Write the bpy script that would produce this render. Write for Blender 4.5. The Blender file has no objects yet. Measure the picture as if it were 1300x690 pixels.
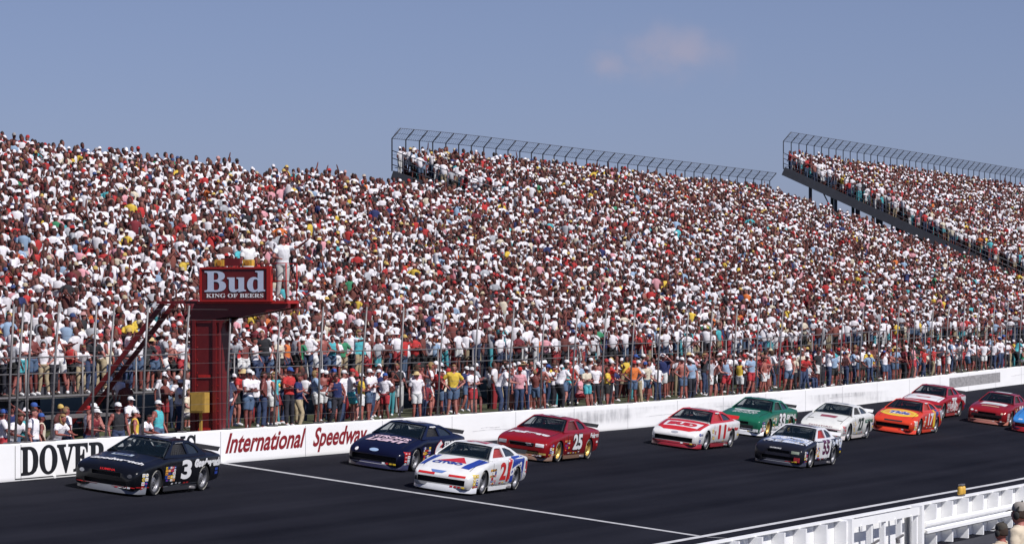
import bpy, bmesh, math, random
import numpy as np
from mathutils import Vector, Matrix
from mathutils.bvhtree import BVHTree
from mathutils.geometry import tessellate_polygon
R = math.radians
rnd = random.Random(7)
scene = bpy.context.scene
COL = scene.collection

# ------------------------------------------------------------------ helpers
def link(o, parent=None):
    COL.objects.link(o)
    if parent is not None: o.parent = parent
    return o
def tag(o, label=None, cat=None, group=None, kind=None):
    if label: o['label'] = label
    if cat: o['category'] = cat
    if group: o['group'] = group
    if kind: o['kind'] = kind
    return o
def empty(name, loc=(0, 0, 0), rz=0):
    o = bpy.data.objects.new(name, None)
    o.empty_display_size = .2
    o.location = loc; o.rotation_euler = (0, 0, rz)
    return link(o)
def mesh_obj(name, me, parent=None, color=None):
    o = bpy.data.objects.new(name, me)
    if color: o.color = (*color, 1)
    return link(o, parent)

class MB:
    """collects plain shapes with material indices"""
    def __init__(s): s.v = []; s.f = []; s.m = []; s.sm = []
    def add(s, vs, fs, mi=0, smooth=False):
        n = len(s.v); s.v += [tuple(v) for v in vs]
        for f in fs: s.f.append(tuple(i + n for i in f)); s.m.append(mi); s.sm.append(smooth)
    def box(s, x0, x1, y0, y1, z0, z1, mi=0, M=None):
        vs = [Vector((x, y, z)) for x in (x0, x1) for y in (y0, y1) for z in (z0, z1)]
        if M: vs = [M @ v for v in vs]
        s.add(vs, [(0, 1, 3, 2), (4, 6, 7, 5), (0, 4, 5, 1), (2, 3, 7, 6), (0, 2, 6, 4), (1, 5, 7, 3)], mi)
    def tube(s, pts, rad, n=8, mi=0, smooth=True, sq=1.0, up=None):
        pts = [Vector(p) for p in pts]
        if not isinstance(rad, (list, tuple)): rad = [rad] * len(pts)
        vs = []
        ref = Vector(up) if up else None
        for i, p in enumerate(pts):
            d = (pts[min(i + 1, len(pts) - 1)] - pts[max(i - 1, 0)]).normalized()
            r0 = ref or (Vector((1, 0, 0)) if abs(d.x) < .8 else Vector((0, 1, 0)))
            a = (r0 - d * r0.dot(d)).normalized(); b = d.cross(a)
            r = rad[i]
            ra, rb = r if isinstance(r, tuple) else (r, r * sq)
            for k in range(n):
                t = 2 * math.pi * k / n
                vs.append(p + a * math.cos(t) * ra + b * math.sin(t) * rb)
        fs = []
        for i in range(len(pts) - 1):
            for k in range(n):
                k2 = (k + 1) % n
                fs.append((i * n + k, i * n + k2, (i + 1) * n + k2, (i + 1) * n + k))
        s.add(vs, fs, mi, smooth)
        m = len(pts) - 1
        s.add([vs[k] for k in range(n)], [tuple(range(n - 1, -1, -1))], mi)
        s.add([vs[m * n + k] for k in range(n)], [tuple(range(n))], mi)
    def bar(s, a, b, w, h=None, mi=0):
        """square bar from a to b"""
        a = Vector(a); b = Vector(b); h = h or w
        d = (b - a).normalized()
        u = Vector((0, 0, 1)) if abs(d.z) < .95 else Vector((1, 0, 0))
        p = d.cross(u).normalized(); q = p.cross(d)
        vs = []
        for c in (a, b):
            for i, j in ((-1, -1), (1, -1), (1, 1), (-1, 1)):
                vs.append(c + p * w / 2 * i + q * h / 2 * j)
        s.add(vs, [(0, 1, 2, 3)[::-1], (4, 5, 6, 7), (0, 1, 5, 4), (1, 2, 6, 5), (2, 3, 7, 6), (3, 0, 4, 7)], mi)
    def ellip(s, c, r, nu=12, nv=8, mi=0, M=None):
        vs = []; fs = []
        c = Vector(c)
        for j in range(nv + 1):
            ph = math.pi * j / nv
            for i in range(nu):
                th = 2 * math.pi * i / nu
                p = Vector((r[0] * math.sin(ph) * math.cos(th), r[1] * math.sin(ph) * math.sin(th), r[2] * math.cos(ph)))
                if M: p = M @ p
                vs.append(c + p)
        for j in range(nv):
            for i in range(nu):
                i2 = (i + 1) % nu
                fs.append((j * nu + i, (j + 1) * nu + i, (j + 1) * nu + i2, j * nu + i2))
        s.add(vs, fs, mi, True)
    def lathe(s, prof, c=(0, 0, 0), axis='y', n=28, mi=0):
        vs = []; fs = []
        for (r, h) in prof:
            for k in range(n):
                t = 2 * math.pi * k / n
                p = (r * math.cos(t), h, r * math.sin(t)) if axis == 'y' else (r * math.cos(t), r * math.sin(t), h)
                vs.append(Vector(c) + Vector(p))
        for i in range(len(prof) - 1):
            for k in range(n):
                k2 = (k + 1) % n
                fs.append((i * n + k, i * n + k2, (i + 1) * n + k2, (i + 1) * n + k))
        s.add(vs, fs, mi, True)
    def mesh(s, name, mats):
        me = bpy.data.meshes.new(name)
        me.from_pydata(s.v, [], s.f)
        for m in (mats if isinstance(mats, (list, tuple)) else [mats]): me.materials.append(m)
        me.polygons.foreach_set('material_index', s.m)
        me.polygons.foreach_set('use_smooth', s.sm)
        bm = bmesh.new(); bm.from_mesh(me)
        bmesh.ops.remove_doubles(bm, verts=bm.verts, dist=.00005)
        bmesh.ops.recalc_face_normals(bm, faces=bm.faces)
        bm.to_mesh(me); bm.free(); me.update()
        return me
    def build(s, name, mats, parent=None, color=None):
        return mesh_obj(name, s.mesh(name, mats), parent, color)

# ------------------------------------------------------------------ materials
def nodes(name):
    m = bpy.data.materials.new(name); m.use_nodes = True
    nt = m.node_tree
    return m, nt, nt.nodes['Principled BSDF'], nt.nodes, nt.links
def mat(name, c, rough=.6, metal=0, var=.12, scale=3, coat=0, bump=0, coords='Object', stretch=(1, 1, 1)):
    m, nt, b, N, L = nodes(name)
    tc = N.new('ShaderNodeTexCoord'); mp = N.new('ShaderNodeMapping'); mp.inputs['Scale'].default_value = stretch
    nz = N.new('ShaderNodeTexNoise'); nz.inputs['Scale'].default_value = scale; nz.inputs['Detail'].default_value = 6
    L.new(tc.outputs[coords], mp.inputs['Vector']); L.new(mp.outputs['Vector'], nz.inputs['Vector'])
    mx = N.new('ShaderNodeMix'); mx.data_type = 'RGBA'
    mx.inputs['A'].default_value = (*[x * (1 - var) for x in c], 1)
    mx.inputs['B'].default_value = (*[min(1, x * (1 + var)) for x in c], 1)
    L.new(nz.outputs['Fac'], mx.inputs['Factor']); L.new(mx.outputs['Result'], b.inputs['Base Color'])
    b.inputs['Roughness'].default_value = rough; b.inputs['Metallic'].default_value = metal
    b.inputs['Coat Weight'].default_value = coat; b.inputs['Coat Roughness'].default_value = .06
    if bump:
        bp = N.new('ShaderNodeBump'); bp.inputs['Strength'].default_value = bump; bp.inputs['Distance'].default_value = .01
        L.new(nz.outputs['Fac'], bp.inputs['Height']); L.new(bp.outputs['Normal'], b.inputs['Normal'])
    return m
def objcolor_mat(name, rough, var=.25, scale=9):
    m, nt, b, N, L = nodes(name)
    oi = N.new('ShaderNodeObjectInfo'); tc = N.new('ShaderNodeTexCoord')
    nz = N.new('ShaderNodeTexNoise'); nz.inputs['Scale'].default_value = scale; nz.inputs['Detail'].default_value = 3
    L.new(tc.outputs['Object'], nz.inputs['Vector'])
    mr = N.new('ShaderNodeMapRange'); mr.inputs['To Min'].default_value = 1 - var; mr.inputs['To Max'].default_value = 1.0 + var * .3
    L.new(nz.outputs['Fac'], mr.inputs['Value'])
    mx = N.new('ShaderNodeVectorMath'); mx.operation = 'SCALE'
    L.new(oi.outputs['Color'], mx.inputs[0]); L.new(mr.outputs['Result'], mx.inputs['Scale'])
    L.new(mx.outputs['Vector'], b.inputs['Base Color'])
    bp = N.new('ShaderNodeBump'); bp.inputs['Strength'].default_value = .5; bp.inputs['Distance'].default_value = .03
    L.new(nz.outputs['Fac'], bp.inputs['Height']); L.new(bp.outputs['Normal'], b.inputs['Normal'])
    b.inputs['Roughness'].default_value = rough
    return m
M_skin = objcolor_mat('skin', .55, .12)
M_cloth = objcolor_mat('cloth', .9, .3, 7)
M_eye = mat('eye_dark', (.03, .02, .02), .4)
M_steel = mat('galvanised_steel', (.19, .18, .18), .5, .3, .35, 14)
M_steel_dark = mat('weathered_steel', (.10, .10, .12), .6, .3, .3, 6)
M_alu = mat('aluminium_plank', (.10, .10, .115), .45, .4, .2, 5)
M_deep = mat('dark_frame', (.050, .053, .065), .7, 0, .3, 3)
M_red_paint = mat('oxblood_paint', (.13, .006, .007), .5, 0, .3, 1.5, coat=.2)
M_red_bright = mat('signal_red_paint', (.42, .018, .014), .45, 0, .2, 3)
M_yellow = mat('amber_yellow', (.62, .36, .05), .5, 0, .2, 8)
M_letter_blue = mat('pale_blue_letter', (.55, .61, .74), .5, 0, .1, 3)
M_white = mat('white_paint', (.86, .86, .85), .5, 0, .08, 2)
M_black = mat('black_paint', (.012, .012, .014), .5, 0, .2, 4)
M_maroon_letter = mat('maroon_letter', (.24, .012, .016), .55, 0, .3, 6)
M_rubber = mat('tyre_rubber', (.018, .018, .02), .75, 0, .3, 12, bump=.2)
M_dark_in = mat('cabin_dark', (.010, .010, .012), .8, 0, .3, 5)

# ------------------------------------------------------------------ terrain profile
BANK = .1265
PROF = [(135, 0), (161, .12), (184, .38), (202, .61), (265, .68), (400, .85)]
def rise(X):
    if X <= 135: return 0
    for a, b in zip(PROF, PROF[1:]):
        if X <= b[0]:
            t = (X - a[0]) / (b[0] - a[0]); return a[1] + (b[1] - a[1]) * t
    return 1.0
LINE_Y = -14.1
def gz(X, Y):
    if Y >= LINE_Y: return BANK * min(Y, 0) + rise(X)
    return BANK * LINE_Y - .05 * (LINE_Y - Y) + rise(X)
def xs_range(a, b, step):
    n = max(1, round((b - a) / step)); return [a + (b - a) * i / n for i in range(n + 1)]
def strip(name, x0, x1, y0, y1, m, dz=0, step=4, ystep=3, zf=gz):
    s = MB(); X = xs_range(x0, x1, step); Y = xs_range(y0, y1, ystep)
    vs = [(x, y, zf(x, y) + dz) for x in X for y in Y]; k = len(Y)
    s.add(vs, [(i * k + j, (i + 1) * k + j, (i + 1) * k + j + 1, i * k + j + 1) for i in range(len(X) - 1) for j in range(k - 1)], 0, True)
    return tag(s.build(name, m), kind='structure')

# asphalt
def asphalt():
    m, nt, b, N, L = nodes('asphalt')
    tc = N.new('ShaderNodeTexCoord')
    def noise(sx, sy, sc, det=5):
        mp = N.new('ShaderNodeMapping'); mp.inputs['Scale'].default_value = (sx, sy, 1)
        n = N.new('ShaderNodeTexNoise'); n.inputs['Scale'].default_value = sc; n.inputs['Detail'].default_value = det
        L.new(tc.outputs['Object'], mp.inputs['Vector']); L.new(mp.outputs['Vector'], n.inputs['Vector']); return n
    groove = noise(.010, .9, 1.3, 6); patch = noise(.10, .35, 1.2, 7); fine = noise(1, 1, 60, 3)
    def mth(op, a, bb):
        x = N.new('ShaderNodeMath'); x.operation = op
        for i, v in enumerate((a, bb)):
            if isinstance(v, (int, float)): x.inputs[i].default_value = v
            else: L.new(v, x.inputs[i])
        return x.outputs[0]
    s = mth('ADD', mth('MULTIPLY', groove.outputs['Fac'], .9), mth('MULTIPLY', patch.outputs['Fac'], .7))
    s = mth('ADD', s, mth('MULTIPLY', fine.outputs['Fac'], .35))
    cr = N.new('ShaderNodeValToRGB'); e = cr.color_ramp.elements
    e[0].position = .38; e[0].color = (.0050, .0054, .0092, 1)
    e[1].position = .64; e[1].color = (.0165, .0170, .0240, 1)
    L.new(mth('DIVIDE', s, 1.95), cr.inputs['Fac']); L.new(cr.outputs['Color'], b.inputs['Base Color'])
    b.inputs['Roughness'].default_value = .95; b.inputs['Specular IOR Level'].default_value = .08
    bp = N.new('ShaderNodeBump'); bp.inputs['Strength'].default_value = .35; bp.inputs['Distance'].default_value = .01
    L.new(fine.outputs['Fac'], bp.inputs['Height']); L.new(bp.outputs['Normal'], b.inputs['Normal'])
    return m
M_asphalt = asphalt()
M_line = mat('worn_line_paint', (.42, .42, .43), .8, 0, .5, 5)
M_line2 = mat('lane_line_paint', (.52, .52, .53), .8, 0, .35, 3)
M_grass = mat('dry_grass', (.060, .066, .026), .95, 0, .6, 2.5, bump=.5)
M_ground = mat('far_ground', (.07, .085, .03), .95, 0, .4, .3)
M_pit = mat('pit_asphalt', (.028, .028, .036), .9, 0, .4, 2)

strip('race_track', 30, 400, LINE_Y, 0, M_asphalt, ystep=2.4)
strip('track_apron', 30, 400, -19.9, LINE_Y, M_asphalt, ystep=2.7)
strip('finish_line', 98.56, 98.90, LINE_Y + .12, -.02, M_line, .005, step=.25, ystep=.9)
strip('finish_line_extension', 98.66, 98.78, -19.2, LINE_Y - .12, M_line, .005, step=.25, ystep=.9)
strip('track_edge_line', 30, 400, LINE_Y - .1, LINE_Y + .1, M_line2, .006, ystep=.1)
strip('pit_lane', 20, 400, -60, -19.9, M_pit, ystep=6)
def bank_z(X, Y):
    base = -.02 if X < 96.5 else (.76 if X > 98.4 else -.02 + .78 * (X - 96.5) / 1.9)
    return base + .02 * min(Y, 5) + rise(X)
strip('grass_bank', 60, 400, .31, 6.5, M_grass, step=1.9, ystep=.7, zf=bank_z)
strip('stand_ground', 60, 400, 6.5, 60, M_ground, ystep=8, zf=lambda X, Y: .3 + rise(X))
g = MB(); g.add([(-3000, -3000, -3.2), (4000, -3000, -3.2), (4000, 4000, -3.2), (-3000, 4000, -3.2)], [(0, 1, 2, 3)])
tag(g.build('ground', M_ground), kind='structure')

# ------------------------------------------------------------------ text
BOLD_SERIF = lambda t: ''.join(chr(0x1D400 + ord(c) - 65) if 'A' <= c <= 'Z' else chr(0x1D41A + ord(c) - 97) if 'a' <= c <= 'z' else c for c in t)
BOLD_SANS = lambda t: ''.join(chr(0x1D5D4 + ord(c) - 65) if 'A' <= c <= 'Z' else chr(0x1D5EE + ord(c) - 97) if 'a' <= c <= 'z' else chr(0x1D7EC + ord(c) - 48) if '0' <= c <= '9' else c for c in t)
_tc = {}
def text2d(txt, shear=0, bold=0.0):
    key = (txt, shear, bold)
    if key in _tc: return _tc[key]
    cu = bpy.data.curves.new('t', 'FONT'); cu.body = txt; cu.shear = shear; cu.offset = bold; cu.resolution_u = 4
    o = bpy.data.objects.new('t', cu); COL.objects.link(o)
    dg = bpy.context.evaluated_depsgraph_get(); dg.update()
    me = bpy.data.meshes.new_from_object(o.evaluated_get(dg))
    vs = [(v.co.x, v.co.y) for v in me.vertices]; fs = [tuple(p.vertices) for p in me.polygons]
    bpy.data.objects.remove(o); bpy.data.curves.remove(cu); bpy.data.meshes.remove(me)
    x0 = min(v[0] for v in vs); x1 = max(v[0] for v in vs); y0 = min(v[1] for v in vs); y1 = max(v[1] for v in vs)
    vs = [((x - x0) / (x1 - x0), (y - y0) / (y1 - y0)) for x, y in vs]
    _tc[key] = (vs, fs); return _tc[key]
def wall_text(parent, name, txt, u0, u1, v0, v1, fn, m, shear=0, bold=0):
    vs, fs = text2d(txt, shear, bold); s = MB()
    s.add([fn(u0 + (u1 - u0) * a, v0 + (v1 - v0) * b) for a, b in vs], fs)
    return s.build(name, m, parent)

# ------------------------------------------------------------------ retaining wall
def wall_material():
    m, nt, b, N, L = nodes('white_wall_paint')
    tc = N.new('ShaderNodeTexCoord'); sp = N.new('ShaderNodeSeparateXYZ'); L.new(tc.outputs['Object'], sp.inputs[0])
    def noise(s, sc, d=6):
        mp = N.new('ShaderNodeMapping'); mp.inputs['Scale'].default_value = s
        n = N.new('ShaderNodeTexNoise'); n.inputs['Scale'].default_value = sc; n.inputs['Detail'].default_value = d
        L.new(tc.outputs['Object'], mp.inputs['Vector']); L.new(mp.outputs['Vector'], n.inputs['Vector']); return n.outputs['Fac']
    def rng(v, a, bb, c=0, d=1):
        r = N.new('ShaderNodeMapRange'); r.inputs['From Min'].default_value = a; r.inputs['From Max'].default_value = bb
        r.inputs['To Min'].default_value = c; r.inputs['To Max'].default_value = d; L.new(v, r.inputs['Value']); return r.outputs[0]
    def mul(a, bb):
        x = N.new('ShaderNodeMath'); x.operation = 'MULTIPLY'; L.new(a, x.inputs[0]); L.new(bb, x.inputs[1]); return x.outputs[0]
    # worn scuffed stretch between X=122 and X=182, grey rubber marks at mid height
    region = mul(rng(sp.outputs['X'], 120, 130), rng(sp.outputs['X'], 186, 172))
    height = mul(rng(sp.outputs['Z'], .22, .40), rng(sp.outputs['Z'], .80, .74))
    sc = rng(noise((.10, 1, 1.2), 1.0), .42, .62); st = rng(noise((.9, 1, .5), 2.4), .30, .80)
    scuff = mul(mul(region, height), mul(sc, st))
    mx = N.new('ShaderNodeMix'); mx.data_type = 'RGBA'; mx.inputs['A'].default_value = (.93, .925, .91, 1); mx.inputs['B'].default_value = (.24, .24, .25, 1)
    L.new(scuff, mx.inputs['Factor'])
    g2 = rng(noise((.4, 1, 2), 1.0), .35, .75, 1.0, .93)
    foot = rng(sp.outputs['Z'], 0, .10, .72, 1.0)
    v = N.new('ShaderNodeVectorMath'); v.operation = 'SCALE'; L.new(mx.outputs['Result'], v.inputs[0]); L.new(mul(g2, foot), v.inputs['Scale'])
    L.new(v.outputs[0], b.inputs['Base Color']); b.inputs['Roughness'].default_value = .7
    return m
M_wall = wall_material()
WALL_H = .93
s = MB(); X = xs_range(40, 400, 3)
for a, b in zip(X, X[1:]):
    za, zb = rise(a), rise(b)
    P = [(0, -.25), (0, WALL_H - .02), (.02, WALL_H), (.28, WALL_H), (.30, WALL_H - .02), (.30, -.25)]
    for i in range(len(P) - 1):
        s.add([(a, P[i][0], za + P[i][1]), (b, P[i][0], zb + P[i][1]), (b, P[i + 1][0], zb + P[i + 1][1]), (a, P[i + 1][0], za + P[i + 1][1])], [(0, 1, 2, 3)])
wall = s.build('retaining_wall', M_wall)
tag(wall, 'long white concrete wall with painted speedway name between asphalt and crowd', 'wall')
wf = lambda u, v: (u, -.005, v + rise(u))
wall_text(wall, 'lettering', BOLD_SERIF('DOVER'), 86.4, 91.25, .10, .86, wf, M_black, 0, .022)
wall_text(wall, 'lettering', BOLD_SERIF('DOWNS'), 92.2, 96.9, .12, .86, wf, M_black, 0, .022)
wall_text(wall, 'lettering', 'International', 98.85, 104.65, .27, .84, wf, M_maroon_letter, .42, .026)
# "Speedway" has descenders: its box starts lower
wall_text(wall, 'lettering', 'Speedway', 105.15, 109.45, .10, .84, wf, M_maroon_letter, .42, .026)
s = MB(); s.box(86.1, 91.6, -.006, -.003, .035, .06); s.box(86.1, 86.12, -.006, -.003, .065, .88)
s.build('border_line', M_black, wall)
M_fade = mat('faded_grey_advert', (.30, .29, .29), .8, 0, .75, 2.2, stretch=(1, 1, 3))
s = MB()
for a, b in ((185.3, 196.5), (205, 214)):
    for x0, x1 in zip(xs_range(a, b, 3), xs_range(a, b, 3)[1:]):
        s.add([(x0, -.005, .26 + rise(x0)), (x1, -.005, .26 + rise(x1)), (x1, -.005, .76 + rise(x1)), (x0, -.005, .76 + rise(x0))], [(0, 1, 2, 3)])
s.build('faded_advert', M_fade, wall)
s = MB()
for x in xs_range(44, 250, 6.1):
    s.add([(x, -.0035, rise(x) + .0), (x + .03, -.0035, rise(x)), (x + .03, -.0035, rise(x) + WALL_H - .02), (x, -.0035, rise(x) + WALL_H - .02)], [(0, 1, 2, 3)])
s.build('expansion_joint', mat('joint_grey', (.30, .30, .31), .9), wall)
s = MB(); rr_ = random.Random(5)
for x, l, z in ((112.5, 2.2, .42), (118.6, 3.6, .36), (119.4, 1.8, .44), (126, 4.4, .5), (137, 5, .40), (146, 6, .52), (163, 4.5, .45), (199, 4, .5), (73, 5, .4)):
    n = 12; pts = [(x + l * i / n, z + .012 * math.sin(i * .5 + x)) for i in range(n + 1)]
    for (a, za), (b_, zb) in zip(pts, pts[1:]):
        t = .012 * rr_.uniform(.3, 1)
        s.add([(a, -.0045, za - t + rise(a)), (b_, -.0045, zb - t + rise(b_)), (b_, -.0045, zb + t + rise(b_)), (a, -.0045, za + t + rise(a))], [(0, 1, 2, 3)])
s.build('tyre_scrape', mat('scrape_grey', (.58, .57, .57), .9, 0, .3, 3), wall)
s = MB()
for x in (88.2, 90.4, 92.4): s.box(x, x + .12, -.03, .0, -.02, .06)
s.build('drain_block', M_white, wall)

# ------------------------------------------------------------------ catch fence
fence = empty('catch_fence', (60, .15, .9))
tag(fence, 'tall steel catch fence with slim leaning posts along the top of white wall', 'fence')
def rel(o): o.location = o.location - Vector(fence.location); return o
def fence_post(lean, bend):
    s = MB()
    s.box(-.11, .11, -.09, .09, 0, .04)
    pts = [(0, 0, .02), (lean * .5, -.06, 1.7), (lean, -.18, 3.5)] + ([(lean, -.28, 3.6), (lean, -.42, 3.85)] if bend else [])
    s.tube(pts, [.036, .033, .030] + ([.028, .026] if bend else []), 8)
    return s.mesh('post', M_steel)
posts = [fence_post(.0, False), fence_post(.10, False), fence_post(-.07, False), fence_post(.16, False)]
PX = [79.4, 82.7, 86.05, 86.4, 87.0, 88.4, 90.75, 91.55, 93.8, 96.3] + [99.3 + 3.3 * i for i in range(48)]
for i, x in enumerate(PX):
    o = mesh_obj('post', posts[i % 4], fence); o.location = (x - 60, 0, WALL_H - .9 + rise(x))
    o.rotation_euler = (0, rnd.uniform(-.012, .012), 0)
s = MB()
for h in (.3, .75, 1.1, 1.5, 1.9, 2.3, 2.7, 3.1, 3.4):
    xs = xs_range(62, 258, 4)
    s.tube([(x - 60, -.09 - .01 * h, WALL_H - .9 + h + rise(x) + rnd.uniform(-.015, .015)) for x in xs], .0034, 4)
s.build('cable', M_steel, fence)

# ------------------------------------------------------------------ grandstands
ROW, RR = .64, .351
def stand(name, label, x0, x1, nrows, y0, z0, rr, first=0, cols=None, lim=lambda r: 1e9):
    root = empty(name, (x0, y0, z0)); tag(root, label, 'grandstand', 'grandstands behind the front stretch')
    def W(x, y, z): return (x - x0, y - y0, z - z0)
    s = MB(); X = xs_range(x0, x1, 8)
    for a, b in zip(X, X[1:]):
        for r in range(first, nrows):
            if b > lim(r) + 4: continue
            ya = y0 + r * ROW; yb = ya + ROW; z = z0 + r * ROW * rr
            for p, q in (((ya, z), (yb - .004, z)), ((yb - .004, z), (yb, z + ROW * rr))):
                s.add([W(a, p[0], p[1] + rise(a)), W(b, p[0], p[1] + rise(b)), W(b, q[0], q[1] + rise(b)), W(a, q[0], q[1] + rise(a))], [(0, 1, 2, 3)])
    s.build('seating_deck', M_alu, root)
    s = MB()     # bench planks
    for a, b in zip(X, X[1:]):
        for r in range(first + 1, nrows):
            if b > lim(r) + 4: continue
            y = y0 + r * ROW + .52; z = z0 + r * ROW * rr + .42
            for (ya, yb) in ((y, y + .2),):
                s.add([W(a, ya, z + rise(a)), W(b, ya, z + rise(b)), W(b, yb, z + rise(b)), W(a, yb, z + rise(a)),
                       W(a, ya, z - .04 + rise(a)), W(b, ya, z - .04 + rise(b))], [(0, 1, 2, 3), (0, 4, 5, 1)])
    s.build('bench', M_alu, root)
    ytop = y0 + nrows * ROW; zt = z0 + nrows * ROW * rr
    s = MB()     # raker beams and columns beneath
    for x in xs_range(x0 + .1, x1 - .1, 6):
        ya = y0 + first * ROW; za = z0 + first * ROW * rr
        yt = ytop - (1.0 if lim(5) > 1e8 else 4.2); s.bar(W(x, ya, za - .3 + rise(x)), W(x, yt, z0 + (yt - y0) * rr - .3 + rise(x)), .12, .3)
        for y in (cols or (5.6, 11, 17, 23, 29)):
            if ya - .1 <= y < ytop: s.bar(W(x, y, .2 + rise(x)), W(x, y, z0 + (y - y0) * rr - .3 + rise(x)), .2)
        if not first: s.bar(W(x, y0 + .6, .3 + rise(x)), W(x, y0 + 6, z0 + 1.2 + rise(x)), .08)
    s.build('support_frame', M_deep, root)
    return root, W, zt, ytop
def front_rail(root, W, x0, x1, y, z0):
    s = MB()
    xs = xs_range(x0, x1, 3)
    for h, r in ((-.04, .04), (.62, .018), (1.08, .024)):
        s.tube([W(x, y, z0 + h + rise(x)) for x in xs], r, 6)
    s.build('front_rail', M_steel, root)
    s = MB(); s.tube([(0, 0, -1.15), (0, 0, 1.1)], .028, 6); pm = s.mesh('rail_post', M_steel)
    for x in xs_range(x0, x1, 3.6): mesh_obj('rail_post', pm, root).location = W(x, y, z0 + rise(x))
def top_fence(root, W, x0, x1, y, z, step, h, ov):
    pm = MB(); pm.tube([(0, 0, 0), (0, 0, h), (0, -ov, h + ov * 1.1)], .036, 6)
    me = pm.mesh('fence_post', M_deep)
    for x in xs_range(x0, x1, step):
        o = mesh_obj('fence_post', me, root); o.location = W(x, y, z + rise(x))
    s = MB(); xs = xs_range(x0, x1, 6)
    for yy, zz, r in ((y, z + h, .015), (y - ov, z + h + ov * 1.1, .015), (y, z + h * .5, .010), (y - ov * .5, z + h + ov * .55, .008)):
        s.tube([W(x, yy, zz + rise(x)) for x in xs], r, 5)
    s.build('fence_wire', M_steel_dark, root)
    # woven wire: diagonal strands across every bay
    s = MB()
    for x in xs_range(x0, x1 - .5, .34):
        for d in (.34, -.34):
            s.tube([W(x, y, z + h + rise(x)), W(x + d, y - ov, z + h + ov * 1.1 + rise(x))], .005, 3)
    s.build('wire_mesh', M_steel_dark, root)

Y0, Z0 = 5.0, 1.9
def LIM1(r): return 192.5 if r < 32 else (184, 172, 160, 151, 143)[r - 32]
S1 = stand('grandstand', 'nearest grandstand block at left of photo, lower and without a top fence', 78, 192.4, 37, Y0, Z0, RR, lim=lambda r: LIM1(r))
S2 = stand('grandstand', 'middle grandstand block whose high back row carries a bent wire fence', 192.7, 266, 43, Y0, Z0, RR)
RR3 = .454; FIRST3 = 4
S3 = stand('grandstand', 'far raised grandstand at right of photo standing on columns with open side', 270, 372, 44, 4.6, 1.60, RR3, first=FIRST3,
           cols=(10, 14, 18, 22, 25.5, 27.2, 28.9, 30.8))
front_rail(S1[0], S1[1], 78.5, 192, Y0 - .08, Z0)
front_rail(S2[0], S2[1], 193, 265.5, Y0 - .08, Z0)
# second open platform level seen below the left end of the near stand
s = MB()
for x in xs_range(80, 98, 3):
    s.box(x - 78, x + 2.9 - 78, -1.15, -.25, -.62, -.55)
    s.bar((x - 78, -1.1, -1.6), (x - 78, -1.1, -.6), .07); s.bar((x - 78, -1.1, -1.5), (x + 2.8 - 78, -.4, -.7), .04)
s.build('walk_platform', M_steel, S1[0])
top_fence(S2[0], S2[1], 192.7, 265.6, S2[3] + .05, S2[2], 2.02, 1.75, .5)
top_fence(S3[0], S3[1], 270, 372, S3[3] + .05, S3[2], 2.1, 1.95, .6)
def side_rail(st, x, ra, rb, y0, z0, rr, extra=0):
    root, W = st[0], st[1]
    s = MB()
    for r in range(ra, rb + 1, 2):
        y = y0 + r * ROW; z = z0 + r * ROW * rr + rise(x)
        s.tube([W(x, y, z - .1), W(x, y, z + 1.1)], .03, 6)
    for h in (.35, .7, 1.1):
        s.tube([W(x, y0 + ra * ROW, z0 + ra * ROW * rr + h + rise(x)), W(x, y0 + rb * ROW, z0 + rb * ROW * rr + h + rise(x))], .026, 6)
    s.build('side_rail', M_steel_dark, root)
    s = MB(); s.bar(W(x, y0 + ra * ROW, z0 + ra * ROW * rr - .22 + rise(x)), W(x, y0 + rb * ROW, z0 + rb * ROW * rr - .22 + rise(x)), .14, .5 + extra)
    s.build('side_stringer', M_deep, root)
side_rail(S2, 192.62, 32, 43, Y0, Z0, RR)
side_rail(S3, 269.85, FIRST3, 44, 4.6, 1.60, RR3, .12)
s = MB()
W = S3[1]
for ya, yb in ((29.9, 26.4), (24, 20.5)):
    s.bar(W(269.9, ya, 1.60 + (ya - 4.6) * RR3 - .3 + .68), W(269.9, yb, 6.6), .08)
s.build('cross_brace', M_deep, S3[0])

# ------------------------------------------------------------------ flag stand
FS = empty('flag_stand', (99.7, .7, .9))
tag(FS, 'dark red steel flag tower with cantilevered platform behind the finish line wall', 'flag tower')
def F(x, y, z): return (x - 99.1, y - .7, z - .9 - (.13 if z > 4.15 else 0))
def fbox(s, x0, x1, y0, y1, z0, z1, mi=0):
    d = .13 if z0 > 4.15 else 0
    s.box(x0 - 99.1, x1 - 99.1, y0 - .7, y1 - .7, z0 - .9 - d, z1 - .9 - d, mi)
s = MB(); fbox(s, 98.6, 98.95, .33, 1.25, .85, 4.1); fbox(s, 98.95, 99.35, .36, .55, .85, 4.1); fbox(s, 98.95, 99.35, 1.0, 1.17, .85, 4.1); fbox(s, 98.54, 98.6, .42, .52, .9, 4.05)
fbox(s, 98.54, 98.6, 1.06, 1.16, .9, 4.05)
s.build('column', M_red_paint, FS)
s = MB()
for k in range(9):
    for y in (.38, .56, 1.02, 1.20): s.tube([F(98.60, y, 1.1 + k * .36), F(98.585, y, 1.1 + k * .36)], .016, 6)
fbox(s, 98.57, 98.6, .60, .98, .86, .98); fbox(s, 98.57, 98.6, .60, .98, 2.4, 2.48)
s.build('bolted_plate', M_red_bright, FS)
s = MB()   # haunched cantilever arm
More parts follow.
